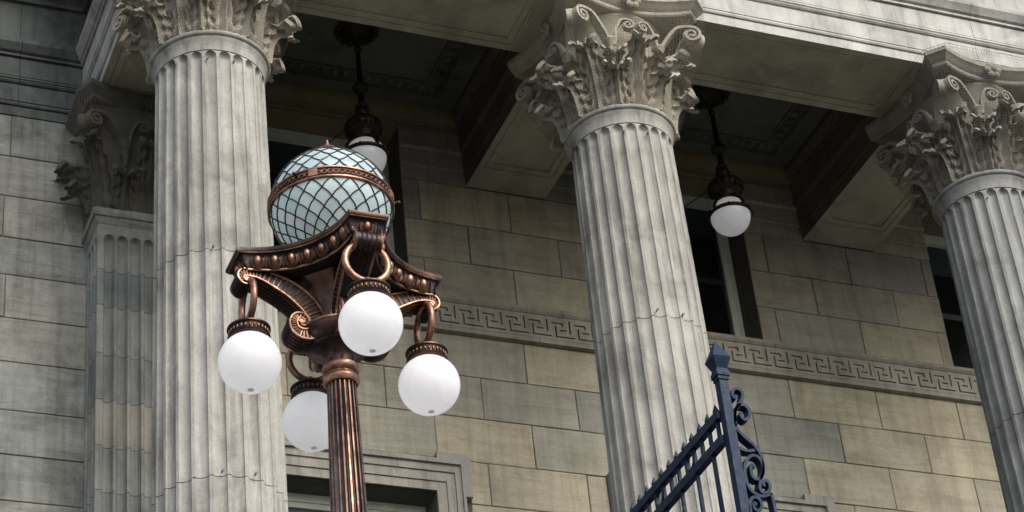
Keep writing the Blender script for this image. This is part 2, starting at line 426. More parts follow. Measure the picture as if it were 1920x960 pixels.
def block_mesh(x0, x1, z0, z1, gap=0.0032, ch=0.006, dep=0.02, push=0.0):
    jt = lambda: random.uniform(0.0, 0.0035)
    a, b, c, d = x0+gap+jt(), x1-gap-jt(), z0+gap+jt(), z1-gap-jt()
    y = YW-push
    mb = MB()
    mb.add([(a+ch, y, c+ch), (b-ch, y, c+ch), (b-ch, y, d-ch), (a+ch, y, d-ch),
            (a, y+ch*0.8, c), (b, y+ch*0.8, c), (b, y+ch*0.8, d), (a, y+ch*0.8, d),
            (a, YW+dep, c), (b, YW+dep, c), (b, YW+dep, d), (a, YW+dep, d)],
           [(0, 1, 2, 3), (4, 5, 1, 0), (5, 6, 2, 1), (6, 7, 3, 2), (7, 4, 0, 3),
            (8, 9, 5, 4), (9, 10, 6, 5), (10, 11, 7, 6), (11, 8, 4, 7), (11, 10, 9, 8)])
    mb.v = [(x+random.uniform(-0.0022, 0.0022), yy+(random.uniform(0, 0.003) if i < 8 else 0), z+random.uniform(-0.0022, 0.0022)) for i, (x, yy, z) in enumerate(mb.v)]
    return mb
def subtract(rects, h):
    out = []
    for a, b, c, d in rects:
        if b <= h[0]+1e-6 or a >= h[1]-1e-6 or d <= h[2]+1e-6 or c >= h[3]-1e-6: out.append((a, b, c, d)); continue
        if a < h[0]: out.append((a, h[0], c, d))
        if b > h[1]: out.append((h[1], b, c, d))
        l, r_ = max(a, h[0]), min(b, h[1])
        if d > h[3]: out.append((l, r_, h[3], d))
        if c < h[2]: out.append((l, r_, c, h[2]))
    return out
rows_up = [(13.617, 14.115), (14.115, 14.625), (14.625, 15.160)]
rows_dn = [(12.655, 13.165), (12.148, 12.655), (11.620, 12.148), (11.125, 11.620), (10.632, 11.125), (10.13, 10.632), (9.63, 10.13)]
def lay(wallob, x0, x1, rows, start, holes, mat, L=1.075):
    for k, (c, d) in rows:
        off = start + (0.5*L if k % 2 else 0.0)
        x = x0; xs = [x0]
        q = off + math.ceil((x0-off+0.25)/L)*L
        while q < x1-0.25:
            xs.append(q + random.uniform(-0.03, 0.03)); q += L
        xs.append(x1)
        for a, b in zip(xs, xs[1:]):
            rs = [(a, b, c, d)]
            for h in holes: rs = subtract(rs, h)
            for r_ in rs:
                if r_[1]-r_[0] < 0.03 or r_[3]-r_[2] < 0.03: continue
                put('stone_block', block_mesh(*r_, push=random.uniform(0, 0.003)), mat, wallob)
holes_b = UW + LS + [(13.03+9, 99, 0, 99)]
lay(wall, 4.70, 16.9, [(1, rows_up[0]), (0, rows_up[1]), (1, rows_up[2])], 8.295, holes_b, 'block')
lay(wall, 4.70, 16.9, [(i+1, r_) for i, r_ in enumerate(rows_dn)], 8.29, holes_b, 'block')
rows_wing = [(14.632, 15.160), (14.127, 14.632), (13.617, 14.127), (13.165, 13.617), (12.657, 13.165), (12.153, 12.657), (11.61, 12.153), (11.125, 11.61), (10.632, 11.125), (10.13, 10.632), (9.63, 10.13)]
lay(wing, 0.2, 4.12, [(i, r_) for i, r_ in enumerate(rows_wing)], 3.28, [], 'wing', 1.3)

# --- architrave strip on the piers between the upper windows
wprof = [(-0.03, 15.163), (0.008, 15.163), (0.008, 15.335), (0.0, 15.337), (0.0, 15.345), (0.022, 15.348), (0.028, 15.362), (0.018, 15.366), (0.018, 15.560), (0.008, 15.562), (0.008, 15.570),
         (0.03, 15.575), (0.05, 15.60), (0.05, 15.638), (0.03, 15.642), (0.03, 15.858), (-0.03, 15.858)]
piers = [(4.62+HB, UW[0][0]), (UW[0][1], CX[1]-HB), (CX[1]+HB, UW[1][0]), (UW[1][1], CX[2]-HB), (CX[2]+HB, UW[2][0])]
for a, b in piers:
    mb = mouldings([(a, YW), (b, YW)], wprof, [0])[0]
    put('wall_architrave', mb, 'block', BLD, 30)
# lintel and crown moulding over the windows, just under the ceiling
cprof = [(-0.03, 15.868), (0.03, 15.868), (0.03, 15.935), (0.045, 15.94), (0.045, 15.962), (0.06, 15.966), (0.075, 15.99), (0.11, 16.05), (0.12, 16.075), (0.12, ZC-0.002), (-0.03, ZC-0.002)]
for a, b in ((CX[0]+HB, CX[1]-HB), (CX[1]+HB, CX[2]-HB), (CX[2]+HB, 16.75)):
    cut = b-0.16
    m1, m2 = mouldings([(a, YW), (cut, YW), (b, YW)], cprof, [0, 1])
    put('crown_moulding', m1, 'reveal', BLD, 30); put('crown_moulding', m2, 'reveal', BLD, 30)

# --- band with the key pattern
P_KEY = 0.2665
def key_mesh():
    gw = 0.0098
    V = lambda x, z0, z1: (x-gw, x+gw, min(z0, z1), max(z0, z1))
    H = lambda z, x0, x1: (x0, x1, z-gw*0.9, z+gw*0.9)
    base = [V(0.03, 0.0, -0.163), H(-0.041, 0.085, 0.2175), V(0.21, -0.041, -0.08), V(0.128, -0.084, -0.222), H(-0.216, 0.1205, 0.342), H(-0.130, 0.172, 0.254)]
    gr = []
    for b in base:
        for s_ in (-P_KEY, 0, P_KEY): gr.append((b[0]+s_, b[1]+s_, b[2], b[3]))
    top, bot = 0.036, -0.262
    xs = sorted({0.0, P_KEY} | {round(v, 5) for q in gr for v in q[:2] if 0 < v < P_KEY})
    zs = sorted({top, bot} | {round(v, 5) for q in gr for v in q[2:] if bot < v < top})
    mb = MB()
    cells(mb, xs, zs, lambda x, z: not any(q[0] < x < q[1] and q[2] < z < q[3] for q in gr), -0.056, 0.0)
    return mb
band = MB()
band.box(4.66, 16.9, YW-0.028, YW+0.016, 13.166, 13.612)
bd = put('meander_band', band, 'band', BLD)
bd['label'] = 'stone band carved with a running key pattern'
kme = to_mesh('key_motif', key_mesh(), 'band')
for k in range(46):
    x = 11.739 - 26*P_KEY + k*P_KEY
    if x < 4.7 or x > 16.8: continue
    place('key_motif', kme, bd, (x, YW-0.008, 13.486))
bl = MB()
lm = mouldings([(4.66, YW), (7.9, YW), (9.0, YW), (12.56, YW), (13.62, YW), (16.9, YW)], [(0.0, 13.168), (0.062, 13.168), (0.062, 13.222), (0.0, 13.222)], [0, 1, 2, 3, 4])
for mb in lm: put('band_fillet', mb, 'band', bd)
for mb in mouldings([(4.66, YW), (7.1, YW), (9.3, YW), (11.9, YW), (12.6, YW), (14.7, YW), (16.9, YW)], [(0.0, 13.527), (0.062, 13.532), (0.085, 13.56), (0.085, 13.60), (0.0, 13.622)], [0, 1, 2, 3, 4, 5]):
    put('band_ledge', mb, 'band', bd)

# --- upper windows
for i, c in enumerate(BC):
    x0, x1, z0, z1 = c-0.858, c+0.858, 13.623, 15.862
    yf = YW+0.36
    mb = MB()
    for q in ((x0, x0+0.13), (x1-0.13, x1)):
        mb.box(q[0], q[1], yf, yf+0.10, z0, z1-0.14)
    mb.box(x0, x1, yf, yf+0.10, z1-0.14, z1)
    wn = put('upper_window', mb, 'frame', BLD)
    for q in ((x0+0.13, x0+0.165), (x1-0.165, x1-0.13)):
        b2 = MB(); b2.box(q[0], q[1], yf+0.03, yf+0.10, z0, z1-0.14); put('sash_stile', b2, 'darkframe', wn)
    for q in ((x0+0.04, x0+0.055), (x1-0.055, x1-0.04)):
        b2 = MB(); b2.box(q[0], q[1], yf-0.012, yf, z0, z1-0.14); put('frame_bead', b2, 'frame', wn)
    b2 = MB(); b2.box(x0+0.165, x1-0.165, yf+0.02, yf+0.10, 14.62, 14.70); put('sash_rail', b2, 'darkframe', wn)
    b2 = MB(); b2.box(x0+0.165, x1-0.165, yf+0.04, yf+0.10, 15.28, 15.34); put('sash_rail', b2, 'darkframe', wn)
    b2 = MB(); b2.box(x0+0.165, x1-0.165, yf+0.06, yf+0.075, 15.34, z1-0.14); put('transom_panel', b2, 'blind', wn)
    b2 = MB(); b2.box(x0+0.165, x1-0.165, yf+0.06, yf+0.072, 14.70, 15.28); put('pane', b2, 'pane', wn)
    b2 = MB(); b2.box(x0+0.165, x1-0.165, yf+0.06, yf+0.072, z0, 14.62); put('pane', b2, 'pane', wn)
    b2 = MB(); b2.box(x0+0.001, x1-0.001, YW+0.02, yf-0.002, z1-0.006, z1-0.0005); put('lintel_soffit', b2, 'reveal', wn)
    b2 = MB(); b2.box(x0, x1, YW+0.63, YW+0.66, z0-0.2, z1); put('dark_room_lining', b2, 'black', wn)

# --- lower windows with an eared stone surround
for i, c in enumerate(BC):
    ho, zt, zb = 0.972, 11.234, 8.3
    def ring(h_out, z_out, ear, z_ear, h_in, z_in, y0, y1):
        mb = MB()
        ez = 11.16
        if ear:
            outp = [(-h_out, zb), (-h_out, ez), (-h_out-ear, ez), (-h_out-ear, z_ear), (-ho, z_ear), (-ho, z_out)]
        else: outp = [(-h_out, zb), (-h_out, z_out)]
        outp = outp + [(-x, z) for x, z in reversed(outp)]
        xs = sorted({round(x, 4) for x, z in outp} | {-h_in, h_in}); zs = sorted({round(z, 4) for x, z in outp} | {z_in})
        def sol(x, z):
            ax = abs(x)
            if ax < h_in and z < z_in: return False
            if ear: return (ax < h_out and z < z_out) or (ho < ax < h_out+ear and ez < z < z_ear) or (ho < ax and ax < h_out+ear and z < z_ear and z > ez)
            return ax < h_out and z < z_out
        cells(mb, xs, zs, sol, y0, y1)
        return mb.shifted((c, 0, 0))
    surr = put('window_surround', ring(1.255, 11.575, 0.075, 11.648, 1.225, 11.525, YW-0.075, YW+0.03), 'surround', BLD)
    put('surround_fascia', ring(1.222, 11.522, 0.06, 11.61, 1.165, 11.440, YW-0.045, YW+0.03), 'surround', surr)
    put('surround_fascia', ring(1.162, 11.437, 0, 0, 1.075, 11.335, YW-0.028, YW+0.03), 'surround', surr)
    put('surround_fascia', ring(1.072, 11.332, 0, 0, ho, zt, YW-0.012, YW+0.03), 'surround', surr)
    mb = MB(); yf = YW+0.34
    for q in ((c-ho+0.002, c-ho+0.09), (c+ho-0.09, c+ho-0.002)): mb.box(q[0], q[1], yf, yf+0.1, zb, zt-0.09)
    mb.box(c-ho+0.002, c+ho-0.002, yf, yf+0.1, zt-0.09, zt-0.002)
    wn = put('lower_window', mb, 'frame', BLD)
    b2 = MB(); b2.box(c-ho+0.09, c+ho-0.09, yf+0.02, yf+0.1, zt-0.15, zt-0.09); put('sash_rail', b2, 'frame', wn)
    b2 = MB(); b2.box(c-ho+0.09, c+ho-0.09, yf+0.05, yf+0.062, zb, zt-0.15); put('pane', b2, 'blind', wn)
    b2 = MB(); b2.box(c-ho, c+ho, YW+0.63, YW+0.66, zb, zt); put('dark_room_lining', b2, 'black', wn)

# --- entablature: wing wall, portico flank and front, continuous mouldings
eprof = [(-0.25, 15.24), (-0.055, 15.24), (-0.055, 15.1722), (0.0, 15.1722), (0.0, 15.286), (-0.009, 15.287), (-0.009, 15.297), (0.014, 15.300), (0.022, 15.318), (0.018, 15.338), (0.004, 15.339), (0.004, 15.350), (0.018, 15.352),
         (0.018, 15.566), (0.006, 15.567), (0.006, 15.580), (0.028, 15.584), (0.044, 15.602), (0.036, 15.618), (0.050, 15.630), (0.050, 15.652), (0.026, 15.653), (0.026, 15.666), (0.040, 15.668),
         (0.040, 15.902), (0.026, 15.903), (0.026, 15.917), (0.066, 15.920), (0.066, 15.945), (0.050, 15.947), (0.050, 15.960), (0.085, 15.975), (0.10, 16.00), (0.135, 16.05), (0.135, 16.10), (0.01, 16.112)]
fprof = [(-0.25, 16.113), (0.006, 16.113), (0.006, 16.70), (-0.25, 16.70)]
kprof = [(-0.25, 16.702), (0.05, 16.702), (0.05, 16.76), (0.11, 16.80), (0.11, 16.90), (0.20, 16.93), (0.42, 16.96), (0.42, 17.10), (0.50, 17.13), (0.56, 17.22), (0.56, 17.25), (-0.25, 17.40)]
path = [(-6.0, YW), (3.36, YW), (CX[0]-HB-0.075, YW), (CX[0]-HB-0.075, YF), (CX[1], YF), (CX[2], YF), (17.2, YF)]
ent = MB(); ent.box(4.25, 17.1, YF+0.24, YB-0.003, ZS+0.045, 17.39)
ent.box(CX[0]-HB+0.16, CX[0]+HB-0.003, YB-0.003, YW+0.3, ZS+0.045, 17.39)
ent.box(CX[0]+HB, 17.1, YB-0.001, YW+0.6, ZC+0.14, 17.39)
entab = put('entablature', ent, 'soffit', BLD)
names = ['dark_shaded', 'dark', 'light', 'light', 'light', 'light']
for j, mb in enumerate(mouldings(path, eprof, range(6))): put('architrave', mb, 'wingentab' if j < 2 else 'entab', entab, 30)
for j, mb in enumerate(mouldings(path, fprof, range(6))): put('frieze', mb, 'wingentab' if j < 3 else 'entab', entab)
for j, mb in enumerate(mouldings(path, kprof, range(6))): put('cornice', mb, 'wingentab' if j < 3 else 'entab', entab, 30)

# soffit boards with a sunk panel, under the front architrave and the cross beams
def soffit(x0, x1, y0, y1, px, py):
    mb = MB()
    def rct(d1, d2, z): return [(x0+d1, y0+d2, z), (x1-d1, y0+d2, z), (x1-d1, y1-d2, z), (x0+d1, y1-d2, z)]
    lv = [rct(0, 0, ZS), rct(px, py, ZS), rct(px, py, ZS+0.014), rct(px+0.008, py+0.008, ZS+0.014), rct(px+0.008, py+0.008, ZS+0.004), rct(px+0.075, py+0.085, ZS+0.004),
          rct(px+0.075, py+0.085, ZS+0.022), rct(px+0.085, py+0.095, ZS+0.022)]
    vs = [v for l in lv for v in l]; fs = []
    for i in range(len(lv)-1):
        for k in range(4):
            k2 = (k+1) % 4; fs.append((4*i+k, 4*i+4+k, 4*i+4+k2, 4*i+k2))
    b = 4*(len(lv)-1); fs.append((b+3, b+2, b+1, b))
    mb.add(vs, fs)
    return mb
for a, b in ((CX[0]-HB-0.074, CX[1]), (CX[1], CX[2]), (CX[2], 17.1)):
    put('soffit_panel', soffit(a+0.002, b-0.002, YF+0.001, YB-0.002, 0.80 if a > 4.5 else 0.88, 0.082), 'soffit', entab)
for i, c in enumerate(CX):
    # cross beam from the column back to the wall, moulded on both cheeks
    bp = [(-0.2, z) if o == -0.25 else (o, z) for o, z in eprof]
    bp = bp[:-1] + [(0.135, ZC-0.002), (-0.2, ZC-0.002)]
    core = MB(); core.box(c-HB+0.10, c+HB-0.10, YB, YW+0.012, ZS+0.045, ZC+0.05)
    bm = put('cross_beam', core, 'soffit', BLD)
    xl = c-HB if i else c-HB-0.075
    if i:
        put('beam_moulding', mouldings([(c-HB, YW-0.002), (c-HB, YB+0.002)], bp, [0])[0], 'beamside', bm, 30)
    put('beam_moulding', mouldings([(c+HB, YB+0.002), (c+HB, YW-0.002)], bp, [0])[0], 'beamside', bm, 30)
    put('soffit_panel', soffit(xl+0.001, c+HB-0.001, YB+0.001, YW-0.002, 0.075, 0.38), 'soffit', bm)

# --- coffered ceiling with an egg moulding
def egg_mesh(wd, ht, dp):
    mb = MB(); N = 12
    mb.sphere((0, 0, 0), 1, 12, 7)
    mb.v = [(x*wd*0.36, y*dp, z*ht*0.44) for x, y, z in mb.v]
    pts = [(wd*0.47*math.sin(a), 0, -ht*0.5*math.cos(a)) for a in [R(-150)+R(300)*k/N for k in range(N+1)]]
    mb.tube(pts, wd*0.05, 5)
    mb.box(wd*0.5-wd*0.05, wd*0.5+wd*0.05, -dp*0.3, 0.0, -ht*0.5, ht*0.45)
    return mb
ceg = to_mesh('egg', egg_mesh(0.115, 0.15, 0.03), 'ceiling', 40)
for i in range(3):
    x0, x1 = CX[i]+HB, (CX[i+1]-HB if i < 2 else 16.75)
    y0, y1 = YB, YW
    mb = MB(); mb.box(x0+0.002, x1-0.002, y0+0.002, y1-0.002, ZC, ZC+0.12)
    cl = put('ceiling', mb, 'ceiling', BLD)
    ox, oy, wd = 0.36, 0.31, 0.235
    def frame(d, ww, z0, z1):
        m = MB()
        a, b, c_, d_ = x0+ox+d, x1-ox-d, y0+oy+d, y1-oy-d
        m.box(a, b, c_, c_+ww, z0, z1); m.box(a, b, d_-ww, d_, z0, z1)
        m.box(a, a+ww, c_+ww, d_-ww, z0, z1); m.box(b-ww, b, c_+ww, d_-ww, z0, z1)
        return m
    put('ceiling_fillet', frame(0, 0.03, ZC-0.035, ZC-0.001), 'ceiling', cl)
    put('ceiling_fillet', frame(0.036, 0.012, ZC-0.02, ZC-0.001), 'ceiling', cl)
    put('ceiling_fillet', frame(wd-0.03, 0.025, ZC-0.025, ZC-0.001), 'ceiling', cl)
    ay, by = y0+oy+0.125, y1-oy-0.125
    ax, bx = x0+ox+0.125, x1-ox-0.125
    n = int((bx-ax)/0.122)
    flat = Matrix.Rotation(R(90), 3, 'X')
    for k in range(n+1):
        x = ax+(bx-ax)*k/n
        for y, rr in ((by, 0), (ay, PI)): place('egg', ceg, cl, (x, y, ZC-0.004), rotz(rr) @ flat)
    n2 = int((by-ay)/0.122)
    for k in range(1, n2):
        y = ay+(by-ay)*k/n2
        for x, rr in ((bx, -PI/2), (ax, PI/2)): place('egg', ceg, cl, (x, y, ZC-0.004), rotz(rr) @ flat)

# ------------------------------------------------------------------ columns
ZN = 13.60                     # spring of the flute heads
def shaft_r(z):
    t = min(1, max(0, (z-PZ)/(13.66-PZ)))
    return 0.590 - 0.086*(t**1.7)
def fluted(z0, z1, joint=0.0038, nz=6, top=False):
    """one drum of a fluted shaft about the z axis"""
    mb = MB(); NF = 24
    hw = 0.40*2*PI/NF                    # half angle of a flute
    us = [-1, -0.93, -0.72, -0.38, 0, 0.38, 0.72, 0.93, 1]
    zl = [z0+joint+(z1-z0-2*joint)*k/nz for k in range(nz+1)]
    rows = []
    if top:
        w0 = hw*0.505
        zl = [z0+joint+(ZN-0.075-z0)*k/nz for k in range(nz+1)]
        hd = [(ZN-0.062, 1.0, 1.0), (ZN-0.052, 1.0, 1.0)]
        for k in range(9):
            a = R(90)*k/8
            hd.append((ZN-0.035+w0*math.sin(a)*1.05, max(0.02, math.cos(a)), None))
        for z in zl: rows.append((z, 1.0, 0.037))
        rows.append((ZN-0.050, 1.0, 0.037)); rows.append((ZN-0.046, 0.97, 0.048))
        for k in range(10):
            a = R(90)*k/9
            rows.append((ZN-0.035+w0*1.05*math.sin(a), max(0.03, math.cos(a)), 0.048*max(0.0, math.cos(a))**0.8))
    else:
        for z in zl: rows.append((z, 1.0, 0.037))
    P = []
    rnd = random.Random(int(z0*1000))
    for z, ws, dep in rows:
        r = shaft_r(z); row = []
        for k in range(NF):
            ac = 2*PI*k/NF
            for u in us:
                a = ac+u*hw*ws
                d = dep*math.sqrt(max(0, 1-u*u)) if abs(u) < 1 else 0
                if abs(u) > 0.9 and ws == 1.0: d += rnd.uniform(0, 0.0022) + (rnd.uniform(0.004, 0.012) if rnd.random() < 0.018 else 0)
                row.append(((r-d)*math.cos(a), (r-d)*math.sin(a), z))
        row.append(row[0]); P.append(row)
    o = len(mb.v); n = len(us)*NF
    for row in P: mb.v.extend(row[:n])
    for i in range(len(P)-1):
        for k in range(n):
            k2 = (k+1) % n
            mb.f.append((o+i*n+k, o+i*n+k2, o+(i+1)*n+k2, o+(i+1)*n+k)); mb.m.append(0)
    mb.f.append(tuple(o+k for k in reversed(range(n)))); mb.m.append(0)
    mb.f.append(tuple(o+(len(P)-1)*n+k for k in range(n))); mb.m.append(0)
    return mb
# acanthus leaf: x sideways, y outwards, z up from the leaf's foot
def leaf_mesh(H, Wd, prof, lobes=5, nu=14, nt=30):
    def pr(t):
        f = t*(len(prof)-1); i = min(int(f), len(prof)-2); q = f-i
        a, b, c, d = prof[max(i-1, 0)], prof[i], prof[i+1], prof[min(i+2, len(prof)-1)]
        return tuple(0.5*((2*b[m])+(-a[m]+c[m])*q+(2*a[m]-5*b[m]+4*c[m]-d[m])*q*q+(-a[m]+3*b[m]-3*c[m]+d[m])*q**3) for m in range(2))
    F, B = [], []
    for j in range(nt+1):
        t = j/nt; y, z = pr(t)
        y2, z2 = pr(min(1, t+0.01)); y1, z1 = pr(max(0, t-0.01))
        tg = Vector((0, y2-y1, z2-z1)).normalized(); nn = Vector((0, tg.z, -tg.y))
        env = (0.92-0.22*math.sin(PI*min(1, t/0.85)))*(1 if t < 0.84 else math.sqrt(max(0.0, 1-((t-0.84)/0.19)**2)))
        sc_ = 1-0.42*abs(math.sin(lobes*PI*t))**0.8*(0.55+0.45*t)*(1 if t < 0.8 else 0.4)
        rf, rb = [], []
        for k in range(nu+1):
            u = -1+2*k/nu
            ed = abs(u)**3
            wv = Wd*env*(1-(1-sc_)*ed)
            rel = 0.034*math.exp(-(u/0.13)**2) - 0.050*u*u + 0.026*math.cos(u*4*PI)*(1-0.5*abs(u)) + 0.034*math.cos(2*PI*lobes*(t+0.14*abs(u)))*abs(u)**0.7*max(0.0, 1-max(0, (t-0.6)/0.3)) - 0.045*max(0, (t-0.8)/0.2)*u*u
            p = Vector((u*wv, y, z)) + nn*rel*(Wd/0.2)
            rf.append(p); rb.append(p - nn*(0.030+0.022*max(0, (t-0.7)/0.3)) + Vector((0, 0, -0.004)))
        F.append(rf); B.append(rb)
    mb = MB(); mb.grid(F); mb.grid(B, flip=True)
    n = nu+1; o2 = (nt+1)*n
    for j in range(nt):
        for k in (0, nu):
            q = (j*n+k, (j+1)*n+k, o2+(j+1)*n+k, o2+j*n+k); mb.f.append(q if k == 0 else q[::-1]); mb.m.append(0)
    for k in range(nu):
        q = (nt*n+k, nt*n+k+1, o2+nt*n+k+1, o2+nt*n+k); mb.f.append(q[::-1]); mb.m.append(0)
    return mb
leaf_lo = to_mesh('leaf', leaf_mesh(0.40, 0.172, [(0.0, 0.0), (0.015, 0.10), (0.035, 0.20), (0.075, 0.29), (0.135, 0.345), (0.185, 0.335), (0.195, 0.295)]), 'capital', 60)
leaf_hi = to_mesh('leaf', leaf_mesh(0.72, 0.172, [(0.0, 0.0), (0.01, 0.15), (0.03, 0.32), (0.065, 0.48), (0.125, 0.60), (0.205, 0.665), (0.262, 0.645), (0.268, 0.60)], 6, 14, 40), 'capital', 60)
leaf_lo_d = to_mesh('leaf', leaf_mesh(0.40, 0.172, [(0.0, 0.0), (0.015, 0.10), (0.035, 0.20), (0.075, 0.29), (0.135, 0.345), (0.185, 0.335), (0.195, 0.295)]), 'pilcap', 60)
leaf_hi_d = to_mesh('leaf', leaf_mesh(0.72, 0.172, [(0.0, 0.0), (0.01, 0.15), (0.03, 0.32), (0.065, 0.48), (0.125, 0.60), (0.205, 0.665), (0.262, 0.645), (0.268, 0.60)], 6, 14, 40), 'pilcap', 60)
def scroll_mesh(L, H, rs, turns=1.6, width=0.075, th=0.036):
    """volute stem in the x-z plane: rises from the origin, leans to +x, ends in a spiral"""
    c = (L, H); pts = []
    stem = catmull([(0, 0), (0.02, H*0.35), (L*0.22, H*0.75), (L*0.6, H+rs*0.92), (L, H+rs)], 6)
    for x, z in stem[:-1]: pts.append((x, 0, z))
    n = int(14*turns)
    for k in range(n+1):
        a = R(90)-2*PI*turns*k/n; r = rs*(1-0.86*k/n)
        pts.append((c[0]+r*math.cos(a), 0, c[1]+r*math.sin(a)))
    mb = MB(); mb.ribbon(pts, (0, 1, 0), width, lambda t: th*(1.15-0.55*t))
    # eye and the sunk web of the spiral
    mb.v += []
    eye = MB(); eye.sphere((c[0], 0, c[1]), rs*0.2, 10, 6); eye.v = [(x, y*0.9*width/(rs*0.4), z) for x, y, z in eye.v]
    mb.add(eye.v, eye.f)
    web = []
    for k in range(20): a = 2*PI*k/20; web.append((c[0]+rs*0.92*math.cos(a), c[1]+rs*0.92*math.sin(a)))
    w2 = width*0.22
    vs = [(x, -w2, z) for x, z in web]+[(x, w2, z) for x, z in web]
    mb.add(vs, [tuple(range(20)), tuple(reversed(range(20, 40)))]+[(k, 20+k, 20+(k+1) % 20, (k+1) % 20) for k in range(20)])
    return mb
vol_c = {q: to_mesh('volute', scroll_mesh(0.36, 0.30, 0.095, 1.7, 0.09), q, 40) for q in ('capital', 'capital_grey', 'pilcap')}
vol_i = {q: to_mesh('helix', scroll_mesh(0.17, 0.27, 0.062, 1.5, 0.07, 0.028), q, 40) for q in ('capital', 'capital_grey', 'pilcap')}
def rosette_mesh():
    mb = MB()
    for k in range(6):
        a = 2*PI*k/6; e = MB(); e.sphere((0, 0, 0), 1, 8, 5)
        mb.add([(0.062*math.cos(a)+x*0.042, y*0.03-0.02, 0.062*math.sin(a)+z*0.042) for x, y, z in e.v], e.f)
    e = MB(); e.sphere((0, 0, 0), 1, 10, 6); mb.add([(x*0.035, y*0.045-0.03, z*0.035) for x, y, z in e.v], e.f)
    return mb
ros = {q: to_mesh('rosette', rosette_mesh(), q, 50) for q in ('capital', 'capital_grey', 'pilcap')}
def bud_mesh():
    mb = MB()
    mb.lathe([(0.02, -0.16), (0.032, -0.05), (0.05, -0.01), (0.055, 0.01), (0.035, 0.03), (0.045, 0.07), (0.07, 0.12), (0.05, 0.15), (0.005, 0.16)], 12)
    return mb
bud = {q: to_mesh('bud', bud_mesh(), q, 50) for q in ('capital', 'capital_grey', 'pilcap')}

def aba_outline(d=0.0, n=12):
    pts = []
    a, b, m = 0.82-d, 0.665-d*0.45, 0.665-d
    R_ = ((b*b)+(a-m)**2)/(2*(a-m)); cy_ = -(m+R_)       # circle through (+-b,-a) and (0,-m), centred outside
    th = math.asin(b/R_)
    side = [(R_*math.sin(-th+2*th*k/n), cy_+R_*math.cos(-th+2*th*k/n)) for k in range(n+1)]
    for k in range(4):
        c_, s_ = math.cos(k*PI/2), math.sin(k*PI/2)
        pts += [(x*c_-y*s_, x*s_+y*c_) for x, y in side]
    return pts
def loft(loops, cap=True):
    mb = MB(); n = len(loops[0])
    for l in loops: mb.v.extend(l)
    for i in range(len(loops)-1):
        for k in range(n):
            k2 = (k+1) % n; mb.f.append((i*n+k, i*n+k2, (i+1)*n+k2, (i+1)*n+k)); mb.m.append(0)
    if cap:
        mb.f.append(tuple(reversed(range(n)))); mb.m.append(0)
        b = (len(loops)-1)*n; mb.f.append(tuple(b+k for k in range(n))); mb.m.append(0)
    return mb
ZA = 13.835                    # foot of the leaves
aba = to_mesh('abacus', loft([[(x, y, z) for x, y in aba_outline(d)] for d, z in ((0.10, 14.985), (0.085, 15.0), (0.085, 15.035), (0.07, 15.045), (0.045, 15.07), (0.02, 15.10), (0.0, 15.112), (0.0, 15.165))]), 'capital', 35)
bell = MB(); bell.lathe([(0.47, ZA-0.03), (0.465, ZA+0.2), (0.462, ZA+0.5), (0.466, ZA+0.75), (0.495, ZA+0.98), (0.555, ZA+1.09), (0.575, ZA+1.12), (0.565, 14.984)], 64)
bell = to_mesh('capital_bell', bell, 'capital', 50)
ring = MB(); ring.lathe([(0.30, ZN+0.03), (shaft_r(13.63)-0.0005, ZN+0.032), (0.507, 13.67), (0.514, 13.71), (0.526, 13.745), (0.536, 13.762), (0.536, 13.776), (0.548, 13.779), (0.558, 13.787), (0.564, 13.802), (0.560, 13.818), (0.550, 13.829), (0.535, 13.833), (0.3, 13.834)], 96)
ring = to_mesh('neck_ring', ring, 'column', 40)
topdrum = {}
base_me = MB()
base_me.box(-0.80, 0.80, -0.80, 0.80, PZ+0.003, PZ+0.20)
base_me.lathe([(0.77, PZ+0.20), (0.80, PZ+0.26), (0.77, PZ+0.33), (0.68, PZ+0.35), (0.66, PZ+0.40), (0.69, PZ+0.43), (0.71, PZ+0.47), (0.69, PZ+0.51), (0.61, PZ+0.53), (0.60, PZ+0.56)], 48)
base_me = to_mesh('portico_column', base_me, 'column', 40)
def hook_mesh():
    mb = MB(); mb.tube([(0, 0.02, 0), (0, -0.022, 0)], 0.004, 6)
    mb.tube([(0.010*math.cos(a), -0.03, 0.010*math.sin(a)) for a in [2*PI*k/10 for k in range(10)]], 0.004, 5, closed=True)
    mb.sphere((0, -0.005, 0), 0.010, 8, 5)
    return mb
hook = to_mesh('anchor_hook', hook_mesh(), 'hook', 50)
def recol(me, key):
    m2 = me.copy(); m2.materials[0] = M[key]; return m2
labels = ['fluted stone column rising behind the tall bronze street lamp', 'middle fluted stone column behind the navy gate post', 'rightmost fluted stone column, cut by the picture edge']
joints = [[9.17, 11.40], [11.36], [10.99]]
